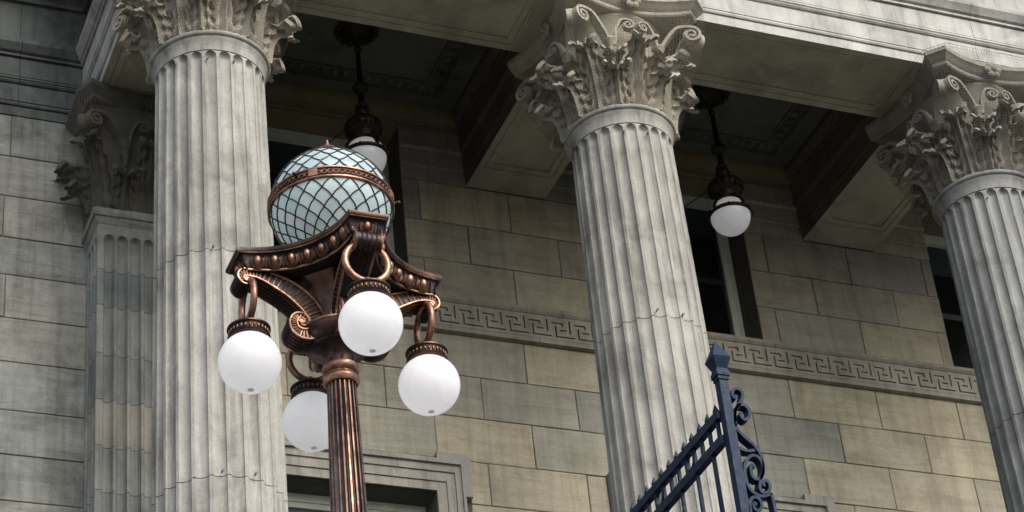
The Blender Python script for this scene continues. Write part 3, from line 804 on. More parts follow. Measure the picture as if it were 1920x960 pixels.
for i, X in enumerate(CX):
    c = place('portico_column', base_me, BLD, (X, YC, 0)); c['label'] = labels[i]
    c.location.z = 0 - W[BLD.name].z
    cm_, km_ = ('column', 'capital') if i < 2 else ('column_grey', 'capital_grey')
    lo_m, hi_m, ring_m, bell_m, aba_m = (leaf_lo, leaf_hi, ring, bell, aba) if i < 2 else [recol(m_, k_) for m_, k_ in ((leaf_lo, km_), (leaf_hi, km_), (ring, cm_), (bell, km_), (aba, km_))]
    js = [PZ+0.56] + joints[i] + [99]
    for a, b in zip(js, js[1:]):
        mb = fluted(a, min(b, 13.6), top=(b == 99), nz=44)
        d = place('shaft_drum', to_mesh('shaft_drum', mb, cm_, 25), c, (X, YC, 0))
    for me, nm in ((ring_m, 'neck_ring'), (bell_m, 'capital_bell'), (aba_m, 'abacus')): place(nm, me, c, (X, YC, 0))
    for k in range(8):
        a = R(45*k)                                         # outward direction = local -Y rotated
        for me, off, r_ in ((lo_m, 22.5, 0.530), (hi_m, 0.0, 0.512)):
            th = a+R(off)
            mt = rotz(th-PI/2)                              # leaf's +y points along th
            place('leaf', me, c, (X+r_*math.cos(th), YC+r_*math.sin(th), ZA-0.004), mt)
        th = a+R(22.5)                                      # inner leaf filling the gap behind the lower row
        place('leaf', hi_m, c, (X+0.485*math.cos(th), YC+0.485*math.sin(th), ZA-0.004), rotz(th-PI/2) @ Matrix.Diagonal((0.95, 0.8, 0.86)))
    for k in range(4):
        fm = rotz(k*PI/2)                                   # face normal = -y rotated
        nrm = fm @ Vector((0, -1, 0)); tan = fm @ Vector((1, 0, 0))
        place('rosette', ros[km_], c, Vector((X, YC, 15.075))+nrm*0.655, fm)
        for s_ in (-1, 1):
            st = Vector((X, YC, ZA+0.50))+nrm*0.56+tan*(0.27*s_)
            en = Vector((X, YC, ZA+0.50))+nrm*0.685+tan*(0.61*s_)
            dx = (en-st); dx.z = 0
            ax = dx.normalized(); mt = Matrix((ax, Vector((0, 0, 1)).cross(ax), Vector((0, 0, 1)))).transposed()
            place('volute', vol_c[km_], c, st+Vector((0, 0, 0.09)), mt)
            st = Vector((X, YC, ZA+0.52))+nrm*0.60+tan*(0.24*s_)
            ax = -tan*s_ + nrm*0.25; ax.normalize(); mt = Matrix((ax, Vector((0, 0, 1)).cross(ax), Vector((0, 0, 1)))).transposed()
            place('helix', vol_i[km_], c, st+Vector((0, 0, 0.12)), mt)
            place('bud', bud[km_], c, Vector((X, YC, ZA+0.60))+nrm*0.585+tan*(0.26*s_))
    for hx, hz, ya in {0: ((-0.155, 11.405, 0), (-0.13, 9.19, 0), (0.145, 9.20, 0), (-0.16, 13.515, 0), (0.08, 13.51, 0)), 1: ((-0.165, 11.41, 0), (0.08, 11.38, 0), (-0.205, 13.505, 0), (0.03, 13.505, 0)), 2: ((-0.3, 13.505, 0),)}[i]:
        place('anchor_hook', hook, c, (X+hx, YC-math.sqrt(0.50**2-hx*hx)*(1.0 if hz > 13 else 1.06 if hz > 11 else 1.12), hz))

# --- pilaster behind the left column
LS_ = Matrix.Diagonal((1.05, 1.0, 1.08))
PYF, PX0, PX1 = 18.31, 4.105, 5.135
pj = [9.2, 10.06, 10.56, 11.037, 11.538, 12.059, 12.612, 13.035, 13.475]
def pil_block(z0, z1, head=False):
    mb = MB(); g_ = 0.003
    # plan: front with seven flutes, left side with three
    def run(n, L, marg, p0, dx, dn, ws, dep):
        out = []; step = (L-2*marg)/n; fw_ = step*0.80/2
        for k in range(n):
            cc = marg+step*(k+0.5)
            for u in (-1, -0.9, -0.6, 0, 0.6, 0.9, 1):
                s_ = cc+u*fw_*ws; d = dep*math.sqrt(max(0, 1-u*u))
                out.append((p0[0]+dx[0]*s_-dn[0]*d, p0[1]+dx[1]*s_-dn[1]*d))
        return out
    def loop(z, ws, dep):
        l = [(PX0, YW-0.02)]
        l += run(3, YW-0.02-PYF, 0.035, (PX0, YW-0.02), (0, -1), (-1, 0), ws, dep)
        l.append((PX0, PYF))
        l += run(7, PX1-PX0, 0.05, (PX0, PYF), (1, 0), (0, -1), ws, dep)
        l += [(PX1, PYF), (PX1, YW-0.02)]
        return [(x, y, z) for x, y in l]
    lv = [loop(z0+g_, 1, 0.056), loop(z1-g_, 1, 0.056)]
    if head:
        lv = [loop(z0+g_, 1, 0.056), loop(z1-0.075, 1, 0.056)]
        for k in range(8):
            a = R(90)*k/7; lv.append(loop(z1-0.07+0.055*math.sin(a), max(0.02, math.cos(a)), 0.060*max(0, math.cos(a))))
        lv.append(loop(z1+0.10, 0.02, 0))
    return loft(lv)
mb = MB(); mb.box(PX0-0.06, PX1+0.06, PYF-0.06, YW+0.012, PZ+0.003, PZ+0.5); mb.box(PX0, PX1, PYF, YW+0.012, PZ+0.5, pj[0])
pil = put('pilaster', mb, 'pilaster', BLD); pil['label'] = 'fluted pilaster of varied grey and tan blocks beside the left wall'
pmats = ['pilaster', 'pilaster_dark', 'pilaster', 'pilaster_tan', 'pilaster_dark', 'pilaster', 'pilaster_dark', 'pilaster']
for a, b, pm_t in zip(pj, pj[1:], pmats): put('shaft_block', pil_block(a, b, b == pj[-1]), pm_t, pil, 20)
def pil_slab(loops):
    lv = []
    for d, z in loops: lv.append([(PX0-d, YW-0.004, z), (PX0-d, PYF-d, z), (PX1+d, PYF-d, z), (PX1+d, YW-0.004, z)])
    return loft(lv)
put('neck_ring', pil_slab([(0.001, 13.577), (0.03, 13.615), (0.032, 13.650), (0.05, 13.652), (0.062, 13.675), (0.062, 13.715), (0.045, 13.747)]), 'wing', pil, 40)
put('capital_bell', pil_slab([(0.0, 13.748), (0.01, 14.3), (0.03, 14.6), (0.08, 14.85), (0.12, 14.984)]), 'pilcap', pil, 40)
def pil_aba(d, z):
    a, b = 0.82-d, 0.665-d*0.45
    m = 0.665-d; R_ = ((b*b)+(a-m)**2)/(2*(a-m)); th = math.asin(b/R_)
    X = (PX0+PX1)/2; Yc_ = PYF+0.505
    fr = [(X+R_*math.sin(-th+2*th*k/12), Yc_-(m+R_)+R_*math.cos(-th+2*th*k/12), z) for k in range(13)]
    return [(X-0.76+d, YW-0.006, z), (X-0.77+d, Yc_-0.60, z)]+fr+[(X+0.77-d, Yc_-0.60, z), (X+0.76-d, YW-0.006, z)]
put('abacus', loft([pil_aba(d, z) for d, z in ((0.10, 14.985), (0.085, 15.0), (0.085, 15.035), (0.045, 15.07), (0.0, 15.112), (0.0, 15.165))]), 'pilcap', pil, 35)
for x in (-0.26, 0.26): place('leaf', leaf_lo_d, pil, (4.62+x, PYF, 13.746), rotz(PI) @ LS_)
for x in (-0.005, 0.5): place('leaf', leaf_hi_d, pil, (4.62+x, PYF, 13.746), rotz(PI) @ LS_)
place('leaf', leaf_hi_d, pil, (PX0+0.01, PYF+0.01, 13.746), rotz(R(135)) @ LS_)
place('leaf', leaf_lo_d, pil, (PX0+0.005, PYF+0.27, 13.746), rotz(R(90)) @ LS_)
place('leaf', leaf_hi_d, pil, (PX0+0.005, PYF+0.43, 13.746), rotz(R(90)) @ LS_)
for s_ in (-1, 1):
    st = Vector((4.62+0.27*s_, PYF-0.06, ZA+0.59)); ax = Vector((0.365*s_, -0.14, 0)).normalized()
    zc = Vector((0, 0, 1)); place('volute', vol_c['pilcap'], pil, st, Matrix((ax, zc.cross(ax), zc)).transposed())
    ax = Vector((-s_, -0.25, 0)).normalized(); place('helix', vol_i['pilcap'], pil, (4.62+0.24*s_, PYF-0.09, ZA+0.64), Matrix((ax, zc.cross(ax), zc)).transposed())
    place('bud', bud['pilcap'], pil, (4.62+0.26*s_, PYF-0.08, ZA+0.60))
ax = Vector((-0.14, -0.365, 0)).normalized(); place('volute', vol_c['pilcap'], pil, (PX0-0.05, PYF+0.25, ZA+0.59), Matrix((ax, zc.cross(ax), zc)).transposed())
place('rosette', ros['pilcap'], pil, (4.62, PYF-0.15, 15.075))

# ------------------------------------------------------------------ bird nets over the capitals
def net(name, surf, nu, nv, u_closed, label, tw=0.0026):
    P = [[Vector(surf(i/nu, j/nv)) for i in range(nu+(0 if u_closed else 1))] for j in range(nv+1)]
    mb = MB(); n = len(P[0])
    vs, fs = [], []
    def edge(a, b, side):
        o = len(vs); s_ = side*(tw/2)
        vs.extend((tuple(a-s_), tuple(b-s_), tuple(b+s_), tuple(a+s_))); fs.append((o, o+1, o+2, o+3))
    for j in range(nv+1):
        for i in range(n):
            i2 = (i+1) % n if u_closed else min(i+1, n-1); j2 = min(j+1, nv)
            du = (P[j][i2]-P[j][i-1 if (u_closed or i) else 0]); dv = (P[j2][i]-P[max(j-1, 0)][i])
            du = du.normalized() if du.length > 1e-9 else Vector((1, 0, 0)); dv = dv.normalized() if dv.length > 1e-9 else Vector((0, 0, 1))
            if i2 != i: edge(P[j][i], P[j][i2], dv)
            if j2 != j: edge(P[j][i], P[j2][i], du)
    mb.add(vs, fs)
    return tag(put(name, mb, 'netting'), label, 'net', 'bird nets stretched over the carved capitals')
def col_surf(X):
    ph = random.uniform(0, 6)
    def f(u, v):
        a = 2*PI*u; ca, sa = abs(math.cos(a)), abs(math.sin(a))
        rt_ = min(0.85/max(ca, sa), 1.52/(ca+sa))
        q = v**1.25
        r = 0.565*(1-q)+rt_*q + 0.120*math.sin(PI*min(1, v*1.05))**0.8*(1+0.30*math.cos(8*a)) + 0.008*math.sin(7*a+9*v+ph)
        z = 13.815+(15.20-13.815)*v
        if v > 0.97: r = max(r, rt_)
        return (X+r*math.cos(a), YC+r*math.sin(a), min(z, 15.168))
    return f
nl = ['brown bird net round the capital at the top left, above the lamp', 'brown bird net wrapped round the middle carved capital', 'bird net round the carved capital at the right edge']
for i, X in enumerate(CX): net('bird_net', col_surf(X), 168, 46, True, nl[i])
def pil_surf(u, v):
    # round the pilaster capital: from the wall along the left side, across the front
    d = 0.075+0.17*v**1.3+0.13*math.sin(PI*min(1, v))
    s_ = u*3.0
    x0, y0 = PX0-d, PYF-d*0.95; Ls = YW-0.03-y0; Lf = (PX1+d)-x0
    tot = (Ls+Lf)*u
    if tot < Ls: p = (x0-0.10*(1-tot/Ls)*(1-v), YW-0.03-tot)
    else: p = (x0+(tot-Ls), y0)
    return (p[0], p[1], 13.75+(15.163-13.75)*v)
net('bird_net', pil_surf, 84, 46, False, 'bird net over the dark capital of the pilaster behind the left column')

# ------------------------------------------------------------------ bronze street lamp
LX, LY = 3.132, 8.738
LAMP = tag(empty('street_lamp', (LX, LY, TZ)), 'tall bronze street lamp with four hanging white globes and a leaded glass globe on top', 'street lamp')
def L(mb): return mb.shifted((LX, LY, 0))
# post
mb = MB(); NF = 20; zs = [2.62+(5.735-2.62)*k/6 for k in range(7)]
def post_r(z): return 0.0705+(5.72-z)*0.0215
us = [(-1, 1), (-0.55, 1), (-0.5, 0), (-0.3, 0), (0.3, 0), (0.5, 0), (0.55, 1)]
n = 0; P = []
for z in zs:
    row = []
    for k in range(NF):
        for u, hi in ((-0.5, 1), (-0.2, 1), (-0.12, 0.55), (0.12, 0.1), (0.36, 0.1), (0.48, 0.55)):
            a = 2*PI*(k+u)/NF; r = post_r(z)*(1 if hi == 1 else 0.86+0.14*hi)
            row.append((r*math.cos(a), r*math.sin(a), z))
    P.append(row)
n = len(P[0])
for row in P: mb.v.extend(row)
for i in range(len(P)-1):
    for k in range(n):
        k2 = (k+1) % n; mb.f.append((i*n+k, i*n+k2, (i+1)*n+k2, (i+1)*n+k)); mb.m.append(1 if k % 6 in (0,) else 0)
post = put('fluted_post', L(mb), ['patina', 'copper'], LAMP, 30)
mb = MB(); mb.lathe([(0.30, TZ+0.002), (0.30, TZ+0.10), (0.27, TZ+0.13), (0.25, TZ+0.35), (0.20, TZ+0.45), (0.19, TZ+0.60), (0.17, TZ+0.72), (0.165, TZ+0.80), (0.15, TZ+0.86), (0.136, TZ+0.90)], 32)
put('post_base', L(mb), 'bronze', LAMP, 40)
mb = MB(); mb.lathe([(0.06, 5.728), (0.078, 5.732), (0.088, 5.75), (0.088, 5.765), (0.080, 5.778), (0.072, 5.785), (0.072, 5.79), (0.083, 5.795), (0.092, 5.812), (0.088, 5.832), (0.074, 5.842), (0.066, 5.846)], 40)
put('collar_ring', L(mb), 'copper', LAMP, 40)
mb = MB(); mb.lathe([(0.064, 5.846), (0.064, 5.862), (0.070, 5.885), (0.085, 5.905), (0.112, 5.918), (0.140, 5.928), (0.144, 5.934), (0.150, 5.936), (0.172, 5.955), (0.187, 5.985), (0.190, 6.005), (0.182, 6.012), (0.182, 6.022), (0.170, 6.028), (0.10, 6.032)], 56)
put('bowl', L(mb), 'bronze', LAMP, 35)
mb = MB(); mb.lathe([(0.184, 6.003), (0.195, 6.008), (0.195, 6.018), (0.184, 6.023)], 56, cap=False); put('bowl_rim', L(mb), 'copper', LAMP, 40)
# trunk: eight sided, flaring under the abacus
def oct_loop(r, z):
    return [(r*math.cos(R(22.5+45*k)), r*math.sin(R(22.5+45*k)), z) for k in range(8)]
put('trunk', L(loft([oct_loop(r, z) for r, z in ((0.115, 6.030), (0.118, 6.05), (0.112, 6.14), (0.122, 6.20), (0.15, 6.25), (0.21, 6.288), (0.25, 6.295))])), 'bodybronze', LAMP, 20)
# abacus
def lab(d, n=14):
    Rr, h, m = 0.525-d, 0.100-d*0.42, 0.330-d
    p0, p1 = (-Rr, -h), (-h, -Rr)
    pm = (-m*0.7071, -m*0.7071)
    # circle arc through p0, pm, p1 (centre on the diagonal, outside)
    s0 = (Rr+h)/math.sqrt(2); q0 = (Rr-h)/math.sqrt(2)           # along diagonal, across
    a = s0-m; Rc = (q0*q0+a*a)/(2*a); cs = m+Rc; th = math.asin(min(1, q0/Rc))
    arc = []
    for k in range(n+1):
        t = -th+2*th*k/n; al = cs-Rc*math.cos(t); ac = Rc*math.sin(t)
        arc.append((-(al*0.70711)+ac*0.70711, -(al*0.70711)-ac*0.70711))
    pts = []
    for q in range(4):
        c_, s_ = math.cos(q*PI/2), math.sin(q*PI/2); pts += [(x*c_-y*s_, x*s_+y*c_) for x, y in arc]
    return pts, cs, Rc, th
def labz(d, z): return [(x, y, z) for x, y in lab(d)[0]]
AB = put('abacus', L(loft([labz(0.070, 6.282), labz(0.062, 6.286), labz(0.050, 6.300), labz(0.040, 6.330), labz(0.034, 6.350), labz(0.026, 6.358)])), 'patina', LAMP, 30)
put('abacus_rim', L(loft([labz(0.014, 6.3585), labz(0.004, 6.362), labz(0.0, 6.370), labz(0.0, 6.379), labz(0.006, 6.381), labz(0.006, 6.388), labz(0.02, 6.391)])), 'bronze', AB, 30)
def loop_tube(d, z, r_, mat, nm):
    m = MB(); m.tube(labz(d, z), r_, 6, closed=True); put(nm, L(m), mat, AB, 50)
loop_tube(0.066, 6.2835, 0.006, 'copper', 'abacus_bead'); loop_tube(0.012, 6.361, 0.0045, 'copper', 'abacus_bead')
def lamp_egg():
    mb = MB(); e = MB(); e.sphere((0, 0, 0), 1, 14, 9)
    ev = []
    for x, y, z in e.v:
        wv = 0.019*(1.0+0.14*z); ev.append((x*wv, y*0.026, z*0.030))
    mb.add(ev, e.f, 0)
    for q, rr in ((0.0262, 0.0048), (0.034, 0.0034)):
        pts = [(q*math.sin(a), -0.008, -q*1.12*math.cos(a) if abs(a) < PI/2 else q*1.12*-math.cos(a)) for a in [R(-118)+R(236)*k/14 for k in range(15)]]
        mb.tube(pts, rr, 5, mat=1)
    mb.box(0.0385, 0.0415, -0.014, 0.004, -0.03, 0.026, 1)
    return mb
legg = to_mesh('egg', lamp_egg(), ['copper', 'brown'], 50)
def lamp_leaf():
    return leaf_mesh(0.06, 0.020, [(0.0, 0.03), (-0.004, 0.02), (-0.008, 0.005), (-0.006, -0.012), (0.0, -0.026), (0.004, -0.032)], 3, 6, 10)
lf = leaf_mesh(0.06, 0.20, [(0, 0), (0.02, 0.16), (0.05, 0.32), (0.06, 0.45), (0.12, 0.56)], 3, 8, 12)
lf.v = [(x*0.15, -(y*0.16+0.004), -z*0.125+0.034) for x, y, z in lf.v]
lleaf = to_mesh('corner_leaf', lf, 'bronze', 60)
_, cs, Rc, th = lab(0.043)
tilt = Matrix.Rotation(R(20), 3, 'X')
for q in range(4):
    qr = rotz(q*PI/2)
    for k in range(7):
        t = -th*0.80+1.60*th*k/6
        al = cs-Rc*math.cos(t); ac = Rc*math.sin(t)
        p = Vector((-(al*0.70711)-ac*0.70711, -(al*0.70711)+ac*0.70711, 0))
        # outward normal of the concave side points to the arc's centre
        nn = (Vector((-cs*0.70711, -cs*0.70711, 0))-p).normalized()
        ang = math.atan2(nn.y, nn.x)+PI/2
        p = qr @ p
        place('egg', legg, AB, (LX+p.x, LY+p.y, 6.322), rotz(ang+q*PI/2) @ tilt)
    for s_ in (-1, 1):
        p = Vector((-0.470, 0.068*s_, 0)); p = qr @ p
        place('corner_leaf', lleaf, AB, (LX+p.x, LY+p.y, 6.325), rotz(q*PI/2-PI/2+R(40)*s_))
    p = qr @ Vector((-0.482, 0.0, 0))
    place('egg', legg, AB, (LX+p.x, LY+p.y, 6.322), rotz(q*PI/2-PI/2) @ tilt)
# scroll brackets
SC = [(-.462, 6.232, .006), (-.455, 6.225, .007), (-.466, 6.213, .009), (-.485, 6.220, .011), (-.496, 6.243, .014), (-.482, 6.266, .019), (-.44, 6.273, .022), (-.388, 6.266, .027), (-.315, 6.238, .035), (-.25, 6.203, .040),
      (-.2, 6.163, .042), (-.157, 6.115, .042), (-.128, 6.06, .038), (-.125, 6.005, .033), (-.155, 5.968, .028), (-.2, 5.962, .024), (-.236, 5.985, .020), (-.244, 6.025, .017), (-.226, 6.058, .014), (-.196, 6.062, .012),
      (-.178, 6.04, .010), (-.188, 6.017, .008), (-.208, 6.018, .006)]
sp = [(x, z, h*1.14) for x, z, h in catmull(SC, 6)]
def offs(k, sgn, f=1.0):
    a, b = sp[max(k-1, 0)], sp[min(k+1, len(sp)-1)]
    d = Vector((b[0]-a[0], b[1]-a[1])).normalized(); nn = Vector((-d.y, d.x))
    return (sp[k][0]+nn.x*sp[k][2]*sgn*f, sp[k][1]+nn.y*sp[k][2]*sgn*f)
def bracket_meshes():
    hw = 0.067
    core = MB(); n = len(sp)
    for k in range(n):
        o_, i_ = offs(k, 1), offs(k, -1)
        core.v += [(o_[0], -hw+0.010, o_[1]), (o_[0], hw-0.010, o_[1]), (i_[0], hw-0.010, i_[1]), (i_[0], -hw+0.010, i_[1])]
    for k in range(n-1):
        for q in range(4):
            q2 = (q+1) % 4; core.f.append((k*4+q, k*4+q2, k*4+4+q2, k*4+4+q)); core.m.append(0)
    core.f += [(3, 2, 1, 0), ((n-1)*4, (n-1)*4+1, (n-1)*4+2, (n-1)*4+3)]; core.m += [0, 0]
    core.box(-0.13, -0.095, -0.04, 0.04, 6.03, 6.16)
    rims, teeth, strp = MB(), MB(), MB()
    for s_ in (-1, 1):
        for sg in (1, -1):
            pts = [(offs(k, sg, 0.93)[0], s_*(hw-0.004), offs(k, sg, 0.93)[1]) for k in range(n)]
            rims.tube(pts, lambda t: 0.0062 if 0.15 < t < 0.85 else 0.0048, 6)
        # radial teeth on the face
        acc = 0; last = None
        for k in range(8, n-4):
            if sp[k][2] < 0.012: continue
            o_, i_ = offs(k, 1, 0.80), offs(k, -1, 0.80)
            if last is not None:
                acc += (Vector(o_)-Vector(last)).length
            last = o_
            if acc < 0.0150: continue
            acc = 0
            y = s_*(hw-0.009)
            teeth.tube([(o_[0], y, o_[1]), (i_[0], y, i_[1])], 0.0046, 5)
    for yy in (-0.036, -0.012, 0.012, 0.036):
        for sg in (1, -1):
            strp.tube([(offs(k, sg)[0], yy, offs(k, sg)[1]) for k in range(2, n-2)], 0.0050, 5)
    for c_ in ((-.466, 6.231), (-.205, 6.03)):
        rims.tube([(c_[0], -hw, c_[1]), (c_[0], hw, c_[1])], 0.012, 10)
    return core, rims, teeth, strp
bc_ = bracket_meshes()
bme = [to_mesh(nm, m, mt, 45) for nm, m, mt in zip(('scroll_bracket', 'scroll_rim', 'scroll_teeth', 'scroll_ridge'), bc_, ('patina', 'copper', 'copper', 'bronze'))]
blab = ['scroll bracket on the left arm', 'scroll bracket on the near arm', 'scroll bracket on the right arm', 'scroll bracket on the far arm']
# hanging globes
rg = MB(); rg.tube([(0, 0.106*math.cos(a), 6.140+0.106*math.sin(a)) for a in [2*PI*k/40 for k in range(40)]], 0.0175, 12, closed=True)
rg.lathe([(0.022, 6.018), (0.024, 6.03), (0.021, 6.045), (0.012, 6.055)], 14)
rg = to_mesh('hanging_ring', rg, 'copper', 60)
gl = MB(); gl.sphere((0, 0, 5.800), 0.150, 48, 28); gl = to_mesh('globe_light', gl, 'globe', 80)
gal = MB(); gal.lathe([(0.022, 6.022), (0.05, 6.014), (0.080, 6.001), (0.098, 5.990), (0.104, 5.985), (0.104, 5.978), (0.094, 5.974), (0.090, 5.962), (0.090, 5.945), (0.099, 5.941), (0.103, 5.935), (0.099, 5.928), (0.088, 5.926)][::-1], 44, mats=[0]*12)
gal = to_mesh('globe_collar', gal, 'bronze', 40)
glb = MB()
for k in range(28):
    a = 2*PI*k/28; e = MB(); e.sphere((0, 0, 0), 1, 8, 6)
    glb.add([(0.094*math.cos(a)+(x*0.006)*math.cos(a)-y*0.0072*math.sin(a), 0.094*math.sin(a)+(x*0.006)*math.sin(a)+y*0.0072*math.cos(a), 5.9575+z*0.0125) for x, y, z in e.v], e.f)
glb = to_mesh('collar_beads', glb, 'brown', 60)
cap_ = MB(); cap_.lathe([(0.0005, 5.6487), (0.010, 5.6491), (0.016, 5.6502), (0.015, 5.6512), (0.0005, 5.6525)], 14); cap_ = to_mesh('drain_plug', cap_, 'plug', 60)
for q in range(4):
    qr = rotz(q*PI/2)                           # 0 left (-x), 1 near (-y), 2 right, 3 far
    b = place('scroll_bracket', bme[0], LAMP, (LX, LY, 0), qr); b['label'] = blab[q]
    for me in bme[1:]:
        o = bpy.data.objects.new(me.name, me); COL.objects.link(o); o.parent = b; o['kind'] = 'stuff'
    p = qr @ Vector((-0.447, 0, 0))
    o0 = place('globe_light', gl, LAMP, (LX+p.x, LY+p.y, 0))
    for me in (rg, gal, glb, cap_):
        o = bpy.data.objects.new(me.name, me); COL.objects.link(o); o.parent = o0
        if me is glb: o['kind'] = 'stuff'
        if me is rg: o.rotation_euler = (0, 0, q*PI/2)
# leaded globe
GC, GR = 6.775, 0.306
NP, NR = 20, 6
def lat(k): return R(6.0)+ (R(66)-R(6))*(1-(1-k/(NR+1))**1.12)        # rows of nodes from the band to the pole
def gp(lon, la, r=GR): return Vector((r*math.cos(la)*math.cos(lon), r*math.cos(la)*math.sin(lon), GC+r*math.sin(la)))
WB = {1: 0.24, -1: 0.13}
ld = MB()
for sg in (1, -1):
    for k in range(NP):
        for dr in (1, -1):
            pts = []
            for j in range(0, (NR+1)*6+1):
                f = j/6; la = lat(f)*sg
                pts.append(gp(2*PI*(k+dr*0.5*(f+WB[sg]*math.sin(PI*(f % 1.0))))/NP, la, GR+0.002))
            ld.tube(pts, 0.0037, 5)
    ld.tube([gp(2*PI*k/40, lat(NR+1)*sg, GR+0.002) for k in range(40)], 0.007, 6, closed=True)
LG = put('leaded_globe', L(ld), 'patina', LAMP, 60)
for sg in (1, -1):
    for rrow in range(NR):
        # diamond between node rows rrow, rrow+1, rrow+2 (the first row is cut by the band)
        lo_, mi, hi_ = lat(rrow), lat(rrow+1), lat(min(rrow+2, NR+1))
        hwid = PI/NP
        m = MB(); N = 4; Pg = []
        edge = []
        rows_ = []
        for j in range(9):
            q = j/4
            f_ = min(rrow+q, NR+1)
            rows_.append((lat(f_), (q+WB[sg]*math.sin(PI*q)) if q <= 1 else max(0.0, 2-q-WB[sg]*math.sin(PI*(q-1)))))
        rows_[0] = (rows_[0][0], 0.0); rows_[-1] = (rows_[-1][0], 0.0)
        for la, ww in rows_:
            Pg.append([gp(hwid*ww*0.985*u, la*sg, GR) for u in (-1, -0.5, 0, 0.5, 1)] if ww else [gp(0, la*sg, GR)]*5)
        m.grid(Pg, flip=(sg < 0))
        cz = sum(v[2] for v in m.v)/len(m.v); 
        pm_ = to_mesh('pane', m, 'leadglass', 70)
        for k in range(NP):
            a = 2*PI*(k+0.5*(rrow % 2))/NP
            place('pane', pm_, LG, (LX, LY, 0), rotz(a))
inner = MB()                                   # triangles along the band: glass strip behind it
inner.lathe([(GR*math.cos(la)-0.0015, GC+GR*math.sin(la)) for la in [R(-14)+R(28)*k/8 for k in range(9)]], 66, cap=False)
put('glass_strip', L(inner), 'leadglass', LG, 60)
mb = MB(); hb = 0.034
mb.lathe([(0.300, GC-hb), (0.314, GC-hb), (0.317, GC-hb+0.004), (0.317, GC-hb+0.010), (0.312, GC-hb+0.013), (0.309, GC-hb+0.014), (0.309, GC+hb-0.014), (0.312, GC+hb-0.013), (0.317, GC+hb-0.010), (0.317, GC+hb-0.004), (0.314, GC+hb), (0.300, GC+hb)], 72, cap=False,
         mats=[1, 1, 1, 1, 1, 0, 1, 1, 1, 1, 1])
put('equator_band', L(mb), ['patina', 'copper'], LG, 30)
ch = MB(); NW = 34
for ph in (0, 1):
    pts = []
    for j in range(NW*8):
        a = 2*PI*j/(NW*8); w_ = NW*a+PI*ph
        rr = 0.3125+0.0022*math.cos(w_*1.0+PI/2*0)
        pts.append((rr*math.cos(a), rr*math.sin(a), GC+0.0125*math.sin(w_)))
    ch.tube(pts, 0.0036, 5, closed=True)
for k in range(4):
    a = R(236+90*k)
    e = MB(); e.box(-0.022, 0.022, -0.008, 0.006, -0.020, 0.020)
    ch.add([(0.312*math.cos(a)-x*math.sin(a)-y*math.cos(a), 0.312*math.sin(a)+x*math.cos(a)-y*math.sin(a), GC+z) for x, y, z in e.v], e.f)
tag(put('band_chain', L(ch), 'copper', LG, 50), kind='stuff')
mb = MB(); zt_ = GC+GR
mb.lathe([(0.120, GC+GR*math.sin(R(66))-0.004), (0.128, GC+GR*math.sin(R(66))+0.004), (0.118, GC+GR*math.sin(R(66))+0.016), (0.082, zt_-0.004), (0.062, zt_+0.010), (0.060, zt_+0.024), (0.070, zt_+0.029), (0.074, zt_+0.036), (0.069, zt_+0.042), (0.045, zt_+0.046), (0.022, zt_+0.056), (0.014, zt_+0.068), (0.019, zt_+0.078), (0.012, zt_+0.092), (0.002, zt_+0.128)], 36)
put('finial', L(mb), 'copper', LG, 40)
mb = MB(); zb_ = GC-GR*math.sin(R(66))
mb.lathe([(0.20, 6.392), (0.19, 6.41), (0.165, 6.43), (0.150, 6.46), (0.152, zb_-0.012), (0.140, zb_+0.004), (0.115, zb_+0.008)], 44)
put('globe_seat', L(mb), 'bronze', LAMP, 40)
for k in range(3):
    mb = MB(); a = R(-20+120*k)
    mb.tube([(0.305*math.cos(a), 0.305*math.sin(a), GC+0.01), (0.335*math.cos(a), 0.335*math.sin(a), GC+0.012)], 0.006, 8); mb.sphere((0.338*math.cos(a), 0.338*math.sin(a), GC+0.012), 0.010, 10, 6)
    put('thumb_screw', L(mb), 'bronze', LG, 50)

